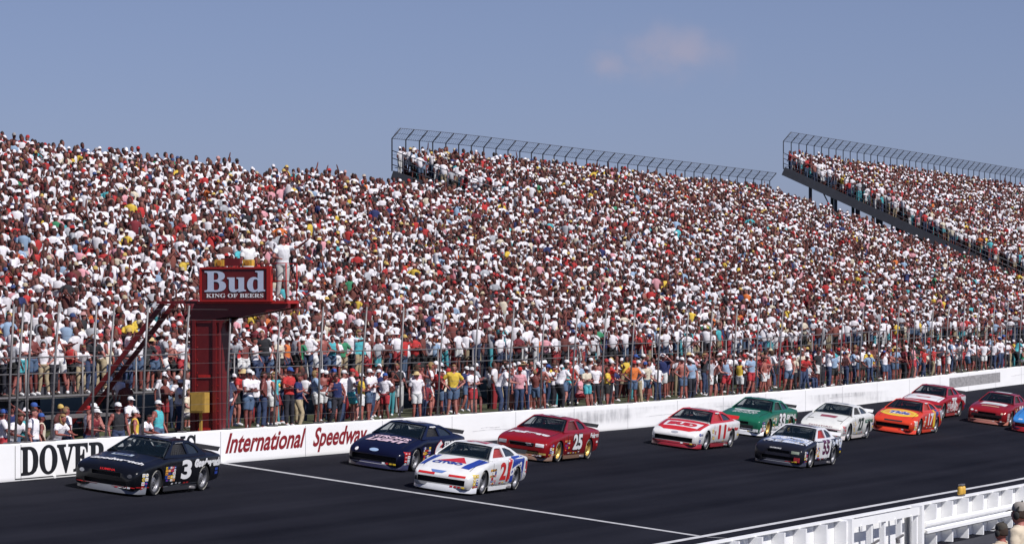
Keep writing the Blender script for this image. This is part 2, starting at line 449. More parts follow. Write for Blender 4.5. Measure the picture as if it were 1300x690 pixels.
for x0, x1 in ((98.56, 98.72), (99.2, 99.34)):
    prof = [(1.3, 4.1), (.34, 4.1), (.05, 3.95), (-.18, 4.12), (-.5, 4.26), (-1.8, 4.48), (-1.8, 4.62), (1.3, 4.62)]
    prof = [(1.3, 3.95), (.33, 3.95), (.33, 3.7), (.22, 3.95), (.0, 4.12), (-.35, 4.24), (-1.8, 4.5), (-1.8, 4.62), (1.1, 4.62)]
    n = len(prof)
    tri = tessellate_polygon([[Vector((p[0], p[1], 0)) for p in prof]])
    a = [F(x0, *p) for p in prof]; b = [F(x1, *p) for p in prof]
    s.add(a + b, [tuple(t) for t in tri] + [tuple(i + n for i in t) for t in tri] + [(i, (i + 1) % n, (i + 1) % n + n, i + n) for i in range(n)])
s.build('cantilever_arm', M_red_paint, FS)
s = MB(); fbox(s, 98.5, 99.3, -1.80, 1.0, 4.62, 4.70); s.build('platform_deck', M_red_bright, FS)
s = MB(); fbox(s, 98.40, 98.5, -1.22, .80, 4.72, 5.60)
sign = s.build('sign_board', M_red_paint, FS)
s = MB()
for (ya, yb, za, zb) in ((-1.22, .80, 5.60, 5.65), (-1.22, .80, 4.68, 4.72), (.80, .85, 4.68, 5.65), (-1.34, -1.22, 4.68, 5.68)):
    fbox(s, 98.37, 98.53, ya, yb, za, zb)
s.build('sign_frame', M_red_bright, FS)
sf = lambda u, v: F(98.385, .70 - u * .90, v)
wall_text(sign, 'lettering', BOLD_SERIF('Bud'), .0, 2.08, 4.94, 5.54, sf, M_letter_blue, 0, .01)
wall_text(sign, 'lettering', BOLD_SERIF('KING OF BEERS'), .06, 2.02, 4.79, 4.905, sf, M_white, 0, .01)
s = MB()
for (x, y) in ((98.5, -1.76), (99.26, -1.76), (99.26, -.2)):
    s.tube([F(x, y, 4.7), F(x, y, 5.75)], .02, 8)
for h in (5.25, 5.75):
    s.tube([F(98.5, -1.35, h), F(98.5, -1.76, h), F(99.26, -1.76, h), F(99.26, -.2, h)], .015, 8)
s.build('guard_rail', M_red_bright, FS)
s = MB(); fbox(s, 98.6, 99.4, 1.05, 2.3, 4.62, 4.7)
for k in range(14):    # access stair going down behind the column
    t = k / 13; y = 2.3 + 3.0 * t * .9; z = 4.6 - 3.5 * t
    fbox(s, 99.0, 99.5, y, y + .2, z - .03, z)
s.bar(F(98.82, 2.2, 4.62), F(98.82, 5.2, .95), .06, .14); s.bar(F(99.56, 2.2, 4.62), F(99.56, 5.2, .95), .06, .14)
s.build('access_stair', M_red_paint, FS)
for y in (.14, -.72):
    s = MB(); fbox(s, 98.42, 98.62, y - .02, y + .26, 5.68, 5.86); bx = s.build('signal_light', M_yellow, FS)
    s = MB(); s.tube([F(98.418, y + .12, 5.77), F(98.40, y + .12, 5.77)], .07, 12); s.build('lens', mat('amber_lens', (.5, .2, .02), .2), bx)
s = MB(); fbox(s, 98.45, 98.62, -.36, .22, 5.68, 5.90); s.build('signal_housing', M_red_paint, FS)
yb = MB(); yb.box(-.2, .2, -.02, .52, 0, .62); yb.box(-.215, -.2, .03, .47, .05, .57); yb.bar((.1, .25, -.6), (.1, .25, 0), .08)
o = yb.build('control_box', mat('dull_ochre_paint', (.40, .24, .045), .7, 0, .35, 5)); o.scale = (.85, .85, .92); o.location = (98.9, .60, 1.42)
tag(o, 'square yellow metal box on a short post beside the red tower column', 'box')

# ------------------------------------------------------------------ infield barrier
B = empty('pit_barrier', (70, -19.6, -2.1)); tag(B, 'white steel pit barrier with ribs and double rail at lower right', 'barrier')
BZ = gz(80, -19.6)
s = MB()
for x in xs_range(70, 150, 1.85)[:-1]:
    z = gz(x, -19.6) + 2.1
    s.box(x - 70, x - 70 + 1.85, .10, .14, z, z + 1.10)
s.build('panel', M_white, B)
rib = MB(); rib.box(0, .11, -.22, .098, -.01, 1.11); rm = rib.mesh('rib', M_white)
for x in xs_range(70, 150, 1.85)[:-1]:
    if 92.5 < x < 99.4: continue
    o = mesh_obj('rib', rm, B); o.location = (x - 70, 0, gz(x, -19.6) + 2.1)
s = MB()
for a, b in zip(xs_range(70, 150, 7.4), xs_range(70, 150, 7.4)[1:]):
    z = gz(a, -19.6) + 2.1
    s.box(a - 70, b - 70 - .02, -.05, .17, z + 1.115, z + 1.155)
s.build('top_cap', M_white, B)
s = MB()   # W-beam double rail
wp = [(-.22, .70), (-.32, .65), (-.32, .59), (-.25, .545), (-.25, .515), (-.33, .47), (-.33, .39), (-.22, .34)]
xs = xs_range(100.2, 150, 5)
for a, b in zip(xs, xs[1:]):
    for p, q in zip(wp, wp[1:]):
        za, zb = gz(a, -19.6) + 2.1, gz(b, -19.6) + 2.1
        s.add([(a - 70, p[0], p[1] + za), (b - 70, p[0], p[1] + zb), (b - 70, q[0], q[1] + zb), (a - 70, q[0], q[1] + za)], [(0, 1, 2, 3)])
s.build('guard_rail', M_white, B)
s = MB()   # hinged gate section
z = gz(96, -19.6) + 2.1
for x in (92.6, 94.6, 95.9, 97.6, 99.3): s.box(x - 70, x - 70 + .14, -.26, -.12, z, z + 1.1)
s.box(22.6, 29.45, -.3, -.26, z + .93, z + 1.13)
s.box(29.5, 29.72, -.36, -.02, z - .02, z + 1.17); s.box(22.4, 22.6, -.34, -.02, z - .02, z + 1.16)
for x in (93.4, 95.2, 96.8, 98.5): s.box(x - 70, x - 70 + .08, -.34, -.3, z + .80, z + .95)
s.build('gate', M_white, B)
s = MB()
for x in (94.4, 96.9): s.bar((x - 70, -.32, z + .42), (x - 70 + .55, -.36, z + .5), .05); s.box(x - 70 + .1, x - 70 + .3, -.34, -.28, z + .3, z + .4)
s.build('latch', M_steel, B)
o = empty('caution_light', (105.5, -19.6, gz(105.5, -19.6) + 1.155)); tag(o, 'pair of small amber marker lights in a bracket on top of white barrier', 'light')
s = MB(); s.box(-.2, .22, -.05, .05, 0, .03); s.box(-.2, .22, -.05, .05, .30, .34); s.box(-.02, .02, -.04, .04, .03, .3); s.build('bracket', M_steel, o)
for dx in (-.14, .14):
    s = MB(); s.lathe([(0, .04), (.07, .04), (.085, .08), (.085, .24), (.06, .28), (0, .28)], (dx, 0, 0), 'z', 14); s.build('lamp', M_yellow, o)
s = MB(); s.box(-.22, .22, -.09, .09, 0, .03); s.box(-.16, .16, -.05, .05, .03, .09); s.box(-.12, .12, -.052, -.05, .04, .08, 0)
o = s.build('lane_marker', M_yellow); o.location = (94.3, -17.6, gz(94.3, -17.6)); tag(o, 'small low yellow marker lying alone on the dark apron', 'marker')

# ------------------------------------------------------------------ people (detailed)
def seg_dist(p, a, b):
    ab = b - a; t = max(0, min(1, (p - a).dot(ab) / max(ab.length_squared, 1e-9)))
    return (p - (a + ab * t)).length, t
POSES = {}   # joint positions; the figure faces -Y
def pose(name, hands, elbows, feet=None, knees=None, hip=(0, 0, .96), chest=(0, .0, 1.40), head=(0, -.01, 1.62), look=0):
    hip = Vector(hip); chest = Vector(chest); head = Vector(head)
    kn = knees or [(.10, -.02, .50), (-.10, -.02, .50)]
    ft = feet or [(.12, .03, .07), (-.12, .03, .07)]
    POSES[name] = dict(hip=hip, chest=chest, head=head, el=[Vector(e) for e in elbows], ha=[Vector(h) for h in hands],
                       kn=[Vector(k) for k in kn], ft=[Vector(f) for f in ft], look=look)
pose('standing', [(.27, -.10, .88), (-.27, -.06, .87)], [(.27, .03, 1.13), (-.27, .03, 1.13)])
pose('arms folded', [(-.12, -.22, 1.20), (.12, -.24, 1.17)], [(.27, -.10, 1.13), (-.27, -.10, 1.13)], feet=[(.14, .03, .07), (-.10, -.05, .07)])
pose('shading eyes', [(.06, -.13, 1.68), (-.26, -.08, .88)], [(.34, -.16, 1.46), (-.27, .03, 1.13)])
pose('hands on hips', [(.17, -.06, 1.00), (-.17, -.06, 1.00)], [(.38, .05, 1.17), (-.38, .05, 1.17)], feet=[(.16, .0, .07), (-.14, .04, .07)])
pose('one arm raised', [(.30, -.16, 1.98), (-.27, -.10, .90)], [(.34, -.06, 1.66), (-.27, .04, 1.13)])
pose('holding camera', [(.07, -.21, 1.60), (-.07, -.21, 1.59)], [(.27, -.22, 1.32), (-.27, -.20, 1.32)])
pose('leaning forward', [(.16, -.50, 1.06), (-.18, -.50, 1.06)], [(.27, -.24, 1.10), (-.29, -.24, 1.10)], hip=(0, .10, .93), chest=(0, -.14, 1.32), head=(0, -.24, 1.52))
pose('sitting', [(.14, -.36, .62), (-.14, -.34, .62)], [(.27, -.08, .70), (-.27, -.08, .70)], hip=(0, .08, .46), chest=(0, .0, .90), head=(0, -.03, 1.12),
     knees=[(.12, -.38, .50), (-.14, -.38, .50)], feet=[(.12, -.36, .07), (-.16, -.40, .07)])
pose('weight on one leg', [(.24, -.16, .90), (-.16, -.22, 1.22)], [(.30, .02, 1.13), (-.30, -.06, 1.15)], hip=(.05, .02, .94), chest=(-.02, .0, 1.39), head=(-.05, -.03, 1.61), knees=[(.14, -.02, .50), (-.10, -.14, .50)], feet=[(.10, .03, .07), (-.22, -.06, .07)])
pose('pointing', [(.56, -.38, 1.42), (-.27, -.10, .90)], [(.40, -.18, 1.38), (-.27, .04, 1.13)], feet=[(.16, -.06, .07), (-.12, .08, .07)])
pose('flagging', [(.50, -.42, 1.56), (-.22, -.40, 1.12)], [(.37, -.20, 1.42), (-.30, -.14, 1.15)], chest=(0, -.04, 1.40), feet=[(.15, .03, .07), (-.14, .03, .07)])
def hand_mesh(s, wrist, direction, side):
    d = direction.normalized(); up = Vector((0, 0, 1)) if abs(d.z) < .7 else Vector((0, -1, 0))
    a = d.cross(up).normalized() * side; c = a.cross(d)
    palm = wrist + d * .045
    s.tube([wrist - d * .03, wrist, palm, palm + d * .04], [(.022, .018), (.026, .020), (.040, .016), (.036, .012)], 8, up=tuple(a))
    for k, (off, ln) in enumerate(((-.028, .055), (-.010, .068), (.009, .072), (.027, .064))):
        b = palm + d * .035 + a * off; m = b + d * ln * .5; e = m + (d * .7 + c * .6).normalized() * ln * .5
        s.tube([b, m, e], [.0085, .008, .006], 5)
    b = palm + a * .034 - d * .01; s.tube([b, b + (a * .7 + d * .6) * .03, b + (a * .4 + d * .9) * .055], [.011, .010, .007], 5)
_body = {}
def person_parts(pname):
    """continuous body mesh from joint lines, plus clothing shells cut from it"""
    if pname in _body: return _body[pname]
    P = POSES[pname]; s = MB()
    hip, ch, hd = P['hip'], P['chest'], P['head']
    bend = (ch - hip).normalized()
    L = lambda t: hip + (ch - hip) * t
    s.tube([L(-.16), L(-.02), L(.28), L(.62), L(.92), L(1.08), ch + bend * .09],
           [(.10, .08), (.168, .118), (.148, .108), (.172, .122), (.182, .115), (.13, .085), (.06, .058)], 16, up=(1, 0, 0))
    s.tube([ch + bend * .02, hd - Vector((0, -.005, .06))], [.062, .056], 10)
    s.ellip(hd, (.074, .094, .108), 18, 14)
    s.ellip(hd + Vector((0, -.045, -.055)), (.052, .052, .055), 12, 10)
    s.tube([hd + Vector((0, -.085, .02)), hd + Vector((0, -.108, -.018)), hd + Vector((0, -.09, -.03))], [.008, .015, .010], 6)
    for sx in (1, -1): s.ellip(hd + Vector((sx * .078, .005, -.01)), (.010, .022, .032), 8, 6)
    segs = []
    for i, sx in enumerate((1, -1)):
        sh = ch + Vector((sx * .175, 0, -.005)); el = P['el'][i]; ha = P['ha'][i]
        s.tube([ch + Vector((sx * .09, 0, .0)), sh, sh.lerp(el, .3), el, el.lerp(ha, .35), ha], [.07, .066, .056, .041, .042, .026], 10)
        hj = hip + Vector((sx * .09, 0, -.04)); kn = P['kn'][i]; ft = P['ft'][i]
        s.tube([hj, hj.lerp(kn, .25), kn, kn.lerp(ft, .35), ft + Vector((0, 0, .03)), ft - Vector((0, -.02, .03))], [.095, .088, .056, .058, .036, .038], 12)
        s.tube([ft + Vector((0, .05, -.035)), ft + Vector((0, -.03, -.02)), ft + Vector((0, -.12, -.04)), ft + Vector((0, -.17, -.045))], [.034, .044, .038, .024], 8)
        segs += [('uarm', sh, el), ('farm', el, ha), ('thigh', hj, kn), ('shank', kn, ft + Vector((0, 0, .03))), ('foot', ft + Vector((0, .03, -.03)), ft + Vector((0, -.14, -.04)))]
    segs += [('torso', L(.15), ch + Vector((.1, 0, -.01))), ('torso', L(.15), ch + Vector((-.1, 0, -.01))), ('hips', hip + Vector((.06, 0, -.02)), hip - Vector((.06, 0, .02))),
             ('head', hd + Vector((0, 0, .08)), hd - Vector((0, 0, .05))), ('neck', hd - Vector((0, 0, .12)), ch + bend * .12)]
    me = s.mesh('tmp', M_skin); o = bpy.data.objects.new('tmp', me); COL.objects.link(o)
    md = o.modifiers.new('r', 'REMESH'); md.mode = 'VOXEL'; md.voxel_size = .017
    sm = o.modifiers.new('s', 'SMOOTH'); sm.factor = .5; sm.iterations = 2
    dg = bpy.context.evaluated_depsgraph_get(); dg.update()
    ev = bpy.data.meshes.new_from_object(o.evaluated_get(dg))
    bpy.data.objects.remove(o)
    bm = bmesh.new(); bm.from_mesh(ev); bm.verts.ensure_lookup_table(); bm.normal_update()
    cl = []
    for v in bm.verts:
        best = min(((seg_dist(v.co, a, b)[0] - {'torso': .05, 'hips': .05, 'head': .05}.get(n, 0.0), n, seg_dist(v.co, a, b)[1]) for n, a, b in segs), key=lambda q: q[0])
        cl.append((best[1], best[2]))
    def shell(name, test, off, mt=M_cloth):
        vs = {}; out = MB(); fs = []
        for f in bm.faces:
            if all(test(cl[v.index], v.co) for v in f.verts): fs.append(f)
        nv = []; 
        for f in fs:
            for v in f.verts:
                if v.index not in vs:
                    vs[v.index] = len(nv); k = off * (1 + .16 * math.sin(v.co.z * 23 + 4 * math.sin(v.co.x * 17)) * math.sin(v.co.x * 29 + v.co.y * 31))
                    nv.append(v.co + v.normal * k)
        faces = [tuple(vs[v.index] for v in f.verts) for f in fs]
        # hem: boundary edges folded inward
        ec = {}
        for fc in faces:
            for i in range(len(fc)):
                e = (fc[i], fc[(i + 1) % len(fc)]); ec[tuple(sorted(e))] = ec.get(tuple(sorted(e)), []) + [e]
        inv = {b: a for a, b in vs.items()}; m = {}
        for k, e in ec.items():
            if len(e) == 1:
                a, b = e[0]
                for q in (a, b):
                    if q not in m: m[q] = len(nv); nv.append(bm.verts[inv[q]].co - bm.verts[inv[q]].normal * .004)
                faces.append((b, a, m[a], m[b]))
        out.add(nv, faces, 0, True)
        return out.mesh(name, mt)
    hz = hd.z
    R_ = {}
    R_['tshirt'] = shell('shirt', lambda c, p: c[0] == 'torso' or (c[0] == 'hips' and p.z > hip.z - .02) or (c[0] == 'uarm' and c[1] < .62) or (c[0] == 'neck' and p.z < ch.z + .03), .017)
    R_['tank'] = shell('shirt', lambda c, p: (c[0] == 'torso' and not (abs(p.x) > .135 and p.z > ch.z - .1)) or (c[0] == 'hips' and p.z > hip.z - .02), .013)
    R_['long'] = shell('shirt', lambda c, p: c[0] in ('torso', 'uarm') or (c[0] == 'farm' and c[1] < .93) or (c[0] == 'hips' and p.z > hip.z - .04) or (c[0] == 'neck' and p.z < ch.z + .05), .019)
    R_['jeans'] = shell('trousers', lambda c, p: c[0] in ('hips', 'thigh') or (c[0] == 'shank' and c[1] < .97) or (c[0] == 'torso' and p.z < hip.z + .04), .016)
    R_['shorts'] = shell('shorts', lambda c, p: c[0] == 'hips' or (c[0] == 'thigh' and c[1] < .72) or (c[0] == 'torso' and p.z < hip.z + .04), .022)
    R_['shoe0'] = shell('shoe', lambda c, p: c[0] == 'foot' and p.x > 0, .010); R_['shoe1'] = shell('shoe', lambda c, p: c[0] == 'foot' and p.x < 0, .010)
    R_['hair'] = shell('hair', lambda c, p: c[0] == 'head' and (p.z > hz + .045 or (p.y > hd.y + .01 and p.z > hz - .05)), .016)
    R_['long_hair'] = shell('hair', lambda c, p: (c[0] == 'head' and (p.z > hz + .045 or (p.y > hd.y - .015))) or (c[0] == 'neck' and p.y > hd.y + .0), .032)
    def hat(name, kind):
        q = MB(); n = 16
        base = hd + Vector((0, .002, .035))
        if kind == 'cap':
            q.lathe([(.092, 0), (.094, .03), (.082, .075), (.045, .10), (.002, .106)], base, 'z', n)
            q.tube([base + Vector((0, -.06, .01)), base + Vector((0, -.115, .004)), base + Vector((0, -.165, -.012))], [(.078, .008), (.072, .006), (.045, .004)], 10, up=(1, 0, 0))
        elif kind == 'sunhat':
            q.lathe([(.17, -.01), (.16, .004), (.098, .012), (.093, .07), (.05, .10), (.002, .104)], base, 'z', n)
        elif kind == 'headset':
            q.tube([hd + Vector((.10, .0, -.02)), hd + Vector((.098, .02, .07)), hd + Vector((0, .03, .145)), hd + Vector((-.098, .02, .07)), hd + Vector((-.10, .0, -.02))], .012, 6)
            for sx in (1, -1): q.ellip(hd + Vector((sx * .105, 0, -.02)), (.026, .04, .05), 12, 8)
        return q.mesh(name, M_cloth)
    R_['cap'] = hat('cap', 'cap'); R_['sunhat'] = hat('sun_hat', 'sunhat'); R_['headset'] = hat('headset', 'headset')
    # add hands and eyes to the continuous body
    q = MB()
    q.add([v.co.copy() for v in bm.verts], [tuple(v.index for v in f.verts) for f in bm.faces], 0, True)
    for i, sx in enumerate((1, -1)): hand_mesh(q, P['ha'][i], P['ha'][i] - P['el'][i], sx)
    for sx in (1, -1): q.ellip(hd + Vector((sx * .030, -.089, .012)), (.013, .007, .008), 8, 6, 1)
    q.ellip(hd + Vector((0, -.096, -.062)), (.024, .006, .006), 8, 6, 1)
    bm.free()
    R_['body'] = q.mesh('person', [M_skin, M_eye])
    _body[pname] = R_; return R_

SHIRTS = [('white', (.87, .84, .87), 44), ('grey', (.42, .43, .46), 5), ('red', (.50, .03, .03), 10), ('navy', (.02, .03, .12), 6), ('light blue', (.30, .42, .58), 6),
          ('yellow', (.72, .50, .06), 3), ('black', (.02, .02, .025), 6), ('pink', (.72, .34, .38), 4), ('green', (.04, .25, .12), 2), ('turquoise', (.08, .45, .50), 3),
          ('maroon', (.20, .02, .03), 5), ('cream', (.70, .62, .48), 6), ('orange', (.70, .18, .04), 2)]
PANTS = [('blue jeans', 'jeans', (.035, .055, .12), 22), ('dark trousers', 'jeans', (.02, .02, .03), 10), ('white shorts', 'shorts', (.75, .75, .74), 20),
         ('denim shorts', 'shorts', (.08, .13, .22), 20), ('black shorts', 'shorts', (.02, .02, .02), 8), ('tan trousers', 'jeans', (.40, .32, .20), 6), ('red shorts', 'shorts', (.42, .03, .04), 6), ('turquoise shorts', 'shorts', (.08, .42, .48), 3)]
HATS = [('white cap', 'cap', (.80, .80, .80), 30), ('red cap', 'cap', (.50, .03, .03), 10), ('blue cap', 'cap', (.04, .10, .35), 5), ('black cap', 'cap', (.02, .02, .02), 6), ('straw hat', 'sunhat', (.60, .45, .22), 3),
        ('short dark hair', 'hair', (.03, .018, .012), 26), ('long brown hair', 'long_hair', (.07, .035, .018), 10), ('short fair hair', 'hair', (.25, .15, .07), 7), ('long fair hair', 'long_hair', (.30, .19, .08), 4)]
SKINS = [(.34, .105, .080), (.25, .066, .052), (.17, .043, .036), (.40, .155, .125), (.29, .085, .068)]
def pick(r, L): return r.choices(L, weights=[x[-1] for x in L])[0]
def outfit(r):
    k = r.random()
    top = ('bare', None, None) if k < .11 else (('tank',) if k < .26 else ('long',) if k < .32 else ('tshirt',)) + pick(r, SHIRTS)[:2]
    return top, pick(r, PANTS)[:3], pick(r, HATS)[:3], r.choice(SKINS)
TOPN = {'tank': 'tank top', 'tshirt': 'T-shirt', 'long': 'long-sleeved shirt'}
def describe(o, pn):
    t, b, h, _ = o
    ts = 'bare chest' if t[0] == 'bare' else f'{t[1]} {TOPN[t[0]]}'
    return f'{ts}, {b[0]} and {h[0]}'
def make_person(loc, rz, pname, o, scale=1.0, extra=None):
    P = person_parts(pname); t, b, h, sk = o
    body = mesh_obj('person', P['body'], None, sk)
    body.location = loc; body.rotation_euler = (0, 0, rz); body.scale = (scale,) * 3
    if t[0] != 'bare': mesh_obj('shirt', P[t[0]], body, t[2])
    mesh_obj('shorts' if b[1] == 'shorts' else 'trousers', P[b[1]], body, b[2])
    sc_ = (.7, .7, .7) if rnd.random() < .7 else (.08, .06, .05)
    mesh_obj('shoe', P['shoe0'], body, sc_); mesh_obj('shoe', P['shoe1'], body, sc_)
    if h[1] in ('cap', 'sunhat'): mesh_obj('hair', P['hair'], body, (.04, .022, .014))
    mesh_obj({'cap': 'cap', 'sunhat': 'sun_hat'}.get(h[1], 'hair'), P[h[1]], body, h[2])
    if extra: mesh_obj('headset', P['headset'], body, (.02, .02, .02))
    return body

# landmark names along the wall (by distance from the start of the wall)
import bisect as _b
MARKS = [(86.4, 'beyond the left end of DOVER'), (87.6, 'above the letter D of DOVER'), (88.6, 'above the letter O of DOVER'), (89.4, 'above the letter V of DOVER'), (90.4, 'above the letter E of DOVER'),
         (91.6, 'above the letter R of DOVER'), (93.2, 'behind the windshield of black car'), (95, 'behind the roof of black car'), (96.8, 'behind the trunk of black car'), (98.4, 'left of the red tower foot'),
         (99.9, 'above the I of International'), (101, 'above the first n of International'), (102.2, 'above the middle of International'), (103.6, 'above the last n of International'), (105.2, 'above the end of International'),
         (106.4, 'above the S of Speedway'), (107.8, 'above the double e of Speedway'), (109.0, 'above the w of Speedway'), (110.2, 'above the y of Speedway'), (111.8, 'above the windshield of navy car'),
         (113.4, 'above the roof of navy car'), (115.2, 'above the trunk of navy car'), (117, 'above the roof of number 21 car'), (119, 'above the rear of number 21 car'), (120.8, 'left of the number 25 car'),
         (122.8, 'above the hood of number 25 car'), (124.8, 'above the roof of number 25 car'), (127, 'above the spoiler of number 25 car'), (129.4, 'just right of number 25 car'), (132, 'midway between cars 25 and 11'),
         (135, 'left of the number 11 car'), (138.2, 'above the hood of number 11 car'), (141.5, 'above the roof of number 11 car'), (144.8, 'above the trunk of number 11 car'), (148, 'above the hood of green car'),
         (151.2, 'above the roof of green car'), (154.5, 'above the hood of number 55 car'), (158, 'above the hood of number 27 car'), (161.6, 'above the roof of number 27 car'), (165.4, 'above the trunk of number 27 car'),
         (169.4, 'above the nose of orange car'), (173.6, 'above the roof of orange car'), (178, 'above the hood of red-roofed car'), (182.6, 'above the roof of red-roofed car'), (187.4, 'above the left end of faded advert'),
         (192.4, 'above the middle of faded advert'), (198, 'above the right end of faded advert'), (204, 'at the far right above the wall')]
CAMP = Vector((0, -44.7, 4.05))
def px(X, Y):   # horizontal direction as a wall position: where the line of sight meets the wall
    t = 44.7 / (Y + 44.7); return X * t
def landmark(X, Y):
    p = px(X, Y)
    return MARKS[min(_b.bisect([m[0] for m in MARKS], p), len(MARKS) - 1)][1]
used = set(); taken = []
STANDP = ['weight on one leg'] * 4 + ['pointing'] * 2 + ['standing'] * 2 + ['arms folded'] * 3 + ['shading eyes'] * 2 + ['hands on hips'] * 3 + ['one arm raised'] + ['holding camera'] * 2 + ['leaning forward'] * 2
def spectator(X, Y, z, r, row, group, pn=None):
    mark = landmark(X, Y)
    for _ in range(300):
        o = outfit(r); q = pn or r.choice(STANDP)
        key = (describe(o, q), mark)
        if key not in used: used.add(key); break
    b = make_person((X, Y, z), r.gauss(-.35, .85), q, o, r.uniform(.86, 1.05))
    if q != 'sitting': b.rotation_euler[0] = r.gauss(0, .035); b.rotation_euler[1] = r.gauss(0, .04)
    verb = {'sitting': 'seated '}.get(q, '')
    lab = f"{verb}person in {describe(o, q)}, {mark}" if o[0][0] != 'bare' else f"{verb}person with {describe(o, q)}, {mark}"
    if row: lab = lab.replace('person', row + ' person')
    if len(lab.split()) > 16: lab = lab.replace('short dark', 'dark').replace('short fair', 'fair')
    while len(lab.split()) > 16:
        lab = lab.replace(' the ', ' ', 1) if ' the ' in lab else lab.replace(' and', '', 1)
        if ' the ' not in lab and ' and' not in lab:
            lab = lab.replace(' just', '').replace(' letter', ''); break
    tag(b, lab, 'person', group)
    return b

random_w = random.Random(21)
n_walk = 0
# people on the low ground left of the tower
for X, Y, pn in ((86.3, .9, 'standing'), (87.3, .95, 'arms folded'), (87.0, 2.6, 'standing'), (88.1, 1.1, 'leaning forward'), (88.9, .9, 'standing'), (89.0, 2.4, 'holding camera'), (89.7, 1.1, 'hands on hips'), (90.35, .9, 'leaning forward'),
                 (90.5, 2.3, 'shading eyes'), (91.3, 1.1, 'standing'), (92.0, 2.5, 'standing'), (92.3, .9, 'leaning forward'), (93.1, 1.3, 'arms folded'), (93.9, .9, 'standing'), (94.7, 2.2, 'hands on hips'), (94.9, .9, 'standing'),
                 (95.7, 1.1, 'leaning forward'), (96.4, .9, 'standing'), (97.0, 2.0, 'arms folded'), (85.5, 1.2, 'standing'), (84.9, 2.4, 'standing')):
    spectator(X, Y, bank_z(X, Y), random_w, '', 'spectators along the fence left of the flag tower', pn); n_walk += 1
X = 100.4
walk_gap = 0
walk = []
while X < 207:
    r = random_w
    Y = r.choice([.62, .75, .9, 1.4, 1.7, 2.2, 2.6, 3.1]) + r.uniform(-.1, .1)
    if all((X - a) ** 2 + (Y - b) ** 2 > .36 ** 2 for a, b in walk[-8:]):
        walk.append((X, Y))
    X += r.uniform(.12, .62) + .06
for X, Y in walk:
    if n_walk >= 262: break
    spectator(X, Y, bank_z(X, Y), random_w, '', 'spectators along the catch fence', 'sitting' if random_w.random() < .05 else None); n_walk += 1
n_ind = n_walk
indiv_row = set()
for k in range(300 - n_ind):      # nearest stretch of the front row of the stand
    X = 93.2 + k * .62 + random_w.uniform(-.08, .08)
    spectator(X, Y0 + .38, Z0 + rise(X), random_w, 'front-row', 'spectators in the front row of the near stand')
    xlast = X
ROW0_END = xlast + .4

# two officials on the flag stand
o = (('tshirt', 'white', (.80, .80, .82)), ('grey', 'jeans', (.48, .47, .45)), ('h', 'hair', (.05, .03, .02)), SKINS[0])
p = make_person((99.45, -1.50, 4.57), R(-50), 'flagging', o, 1.06); tag(p, 'flagman in white shirt and pale grey trousers standing on the open end of red platform', 'person')
o = (('tshirt', 'white', (.80, .80, .80)), ('dark', 'jeans', (.05, .05, .08)), ('h', 'cap', (.75, .75, .74)), SKINS[1])
p = make_person((99.65, -.35, 4.57), R(150), 'standing', o, 1.0); tag(p, 'official in white shirt and white cap standing behind the Bud sign board', 'person')
# two crew members on a viewing platform near the camera
vp = empty('viewing_platform', (51.4, -33.1, -2.6)); tag(vp, 'low steel viewing platform carrying two crew members at the right corner', 'platform')
s = MB(); s.box(-1.4, 1.4, -1.6, .8, 2.08, 2.16); s.build('deck', M_alu, vp)
s = MB(); s.box(-6.6, -5.2, -2.2, -.8, 2.55, 2.63); s.box(-5.2, -1.42, -1.9, -1.1, 2.08, 2.14); s.build('raised_step', M_alu, vp)
for dx in (-6.5, -5.3):
    for dy in (-2.1, -.9): s = MB(); s.bar((dx, dy, -.1), (dx, dy, 2.55), .08); s.build('leg', M_steel, vp)
for dx in (-1.3, 1.3):
    for dy in (-1.5, .7): s = MB(); s.bar((dx, dy, -.1), (dx, dy, 2.08), .08); s.build('leg', M_steel, vp)
DZ = -.44
o = (('long', 'tan', (.55, .45, .33)), ('dark', 'jeans', (.04, .04, .05)), ('c', 'cap', (.06, .05, .04)), SKINS[0])
p = make_person((52.2, -32.85, DZ), R(160), 'arms folded', o, .96, True); tag(p, 'crew member in tan shirt, dark cap and headset, left one of the corner pair', 'person')
o = (('long', 'cream', (.66, .56, .42)), ('dark', 'jeans', (.04, .04, .05)), ('c', 'cap', (.30, .27, .24)), SKINS[3])
p = make_person((45.5, -34.6, .03), R(170), 'standing', o, 1.04, True); tag(p, 'crew member in cream shirt and grey cap, cropped by right photo edge', 'person')

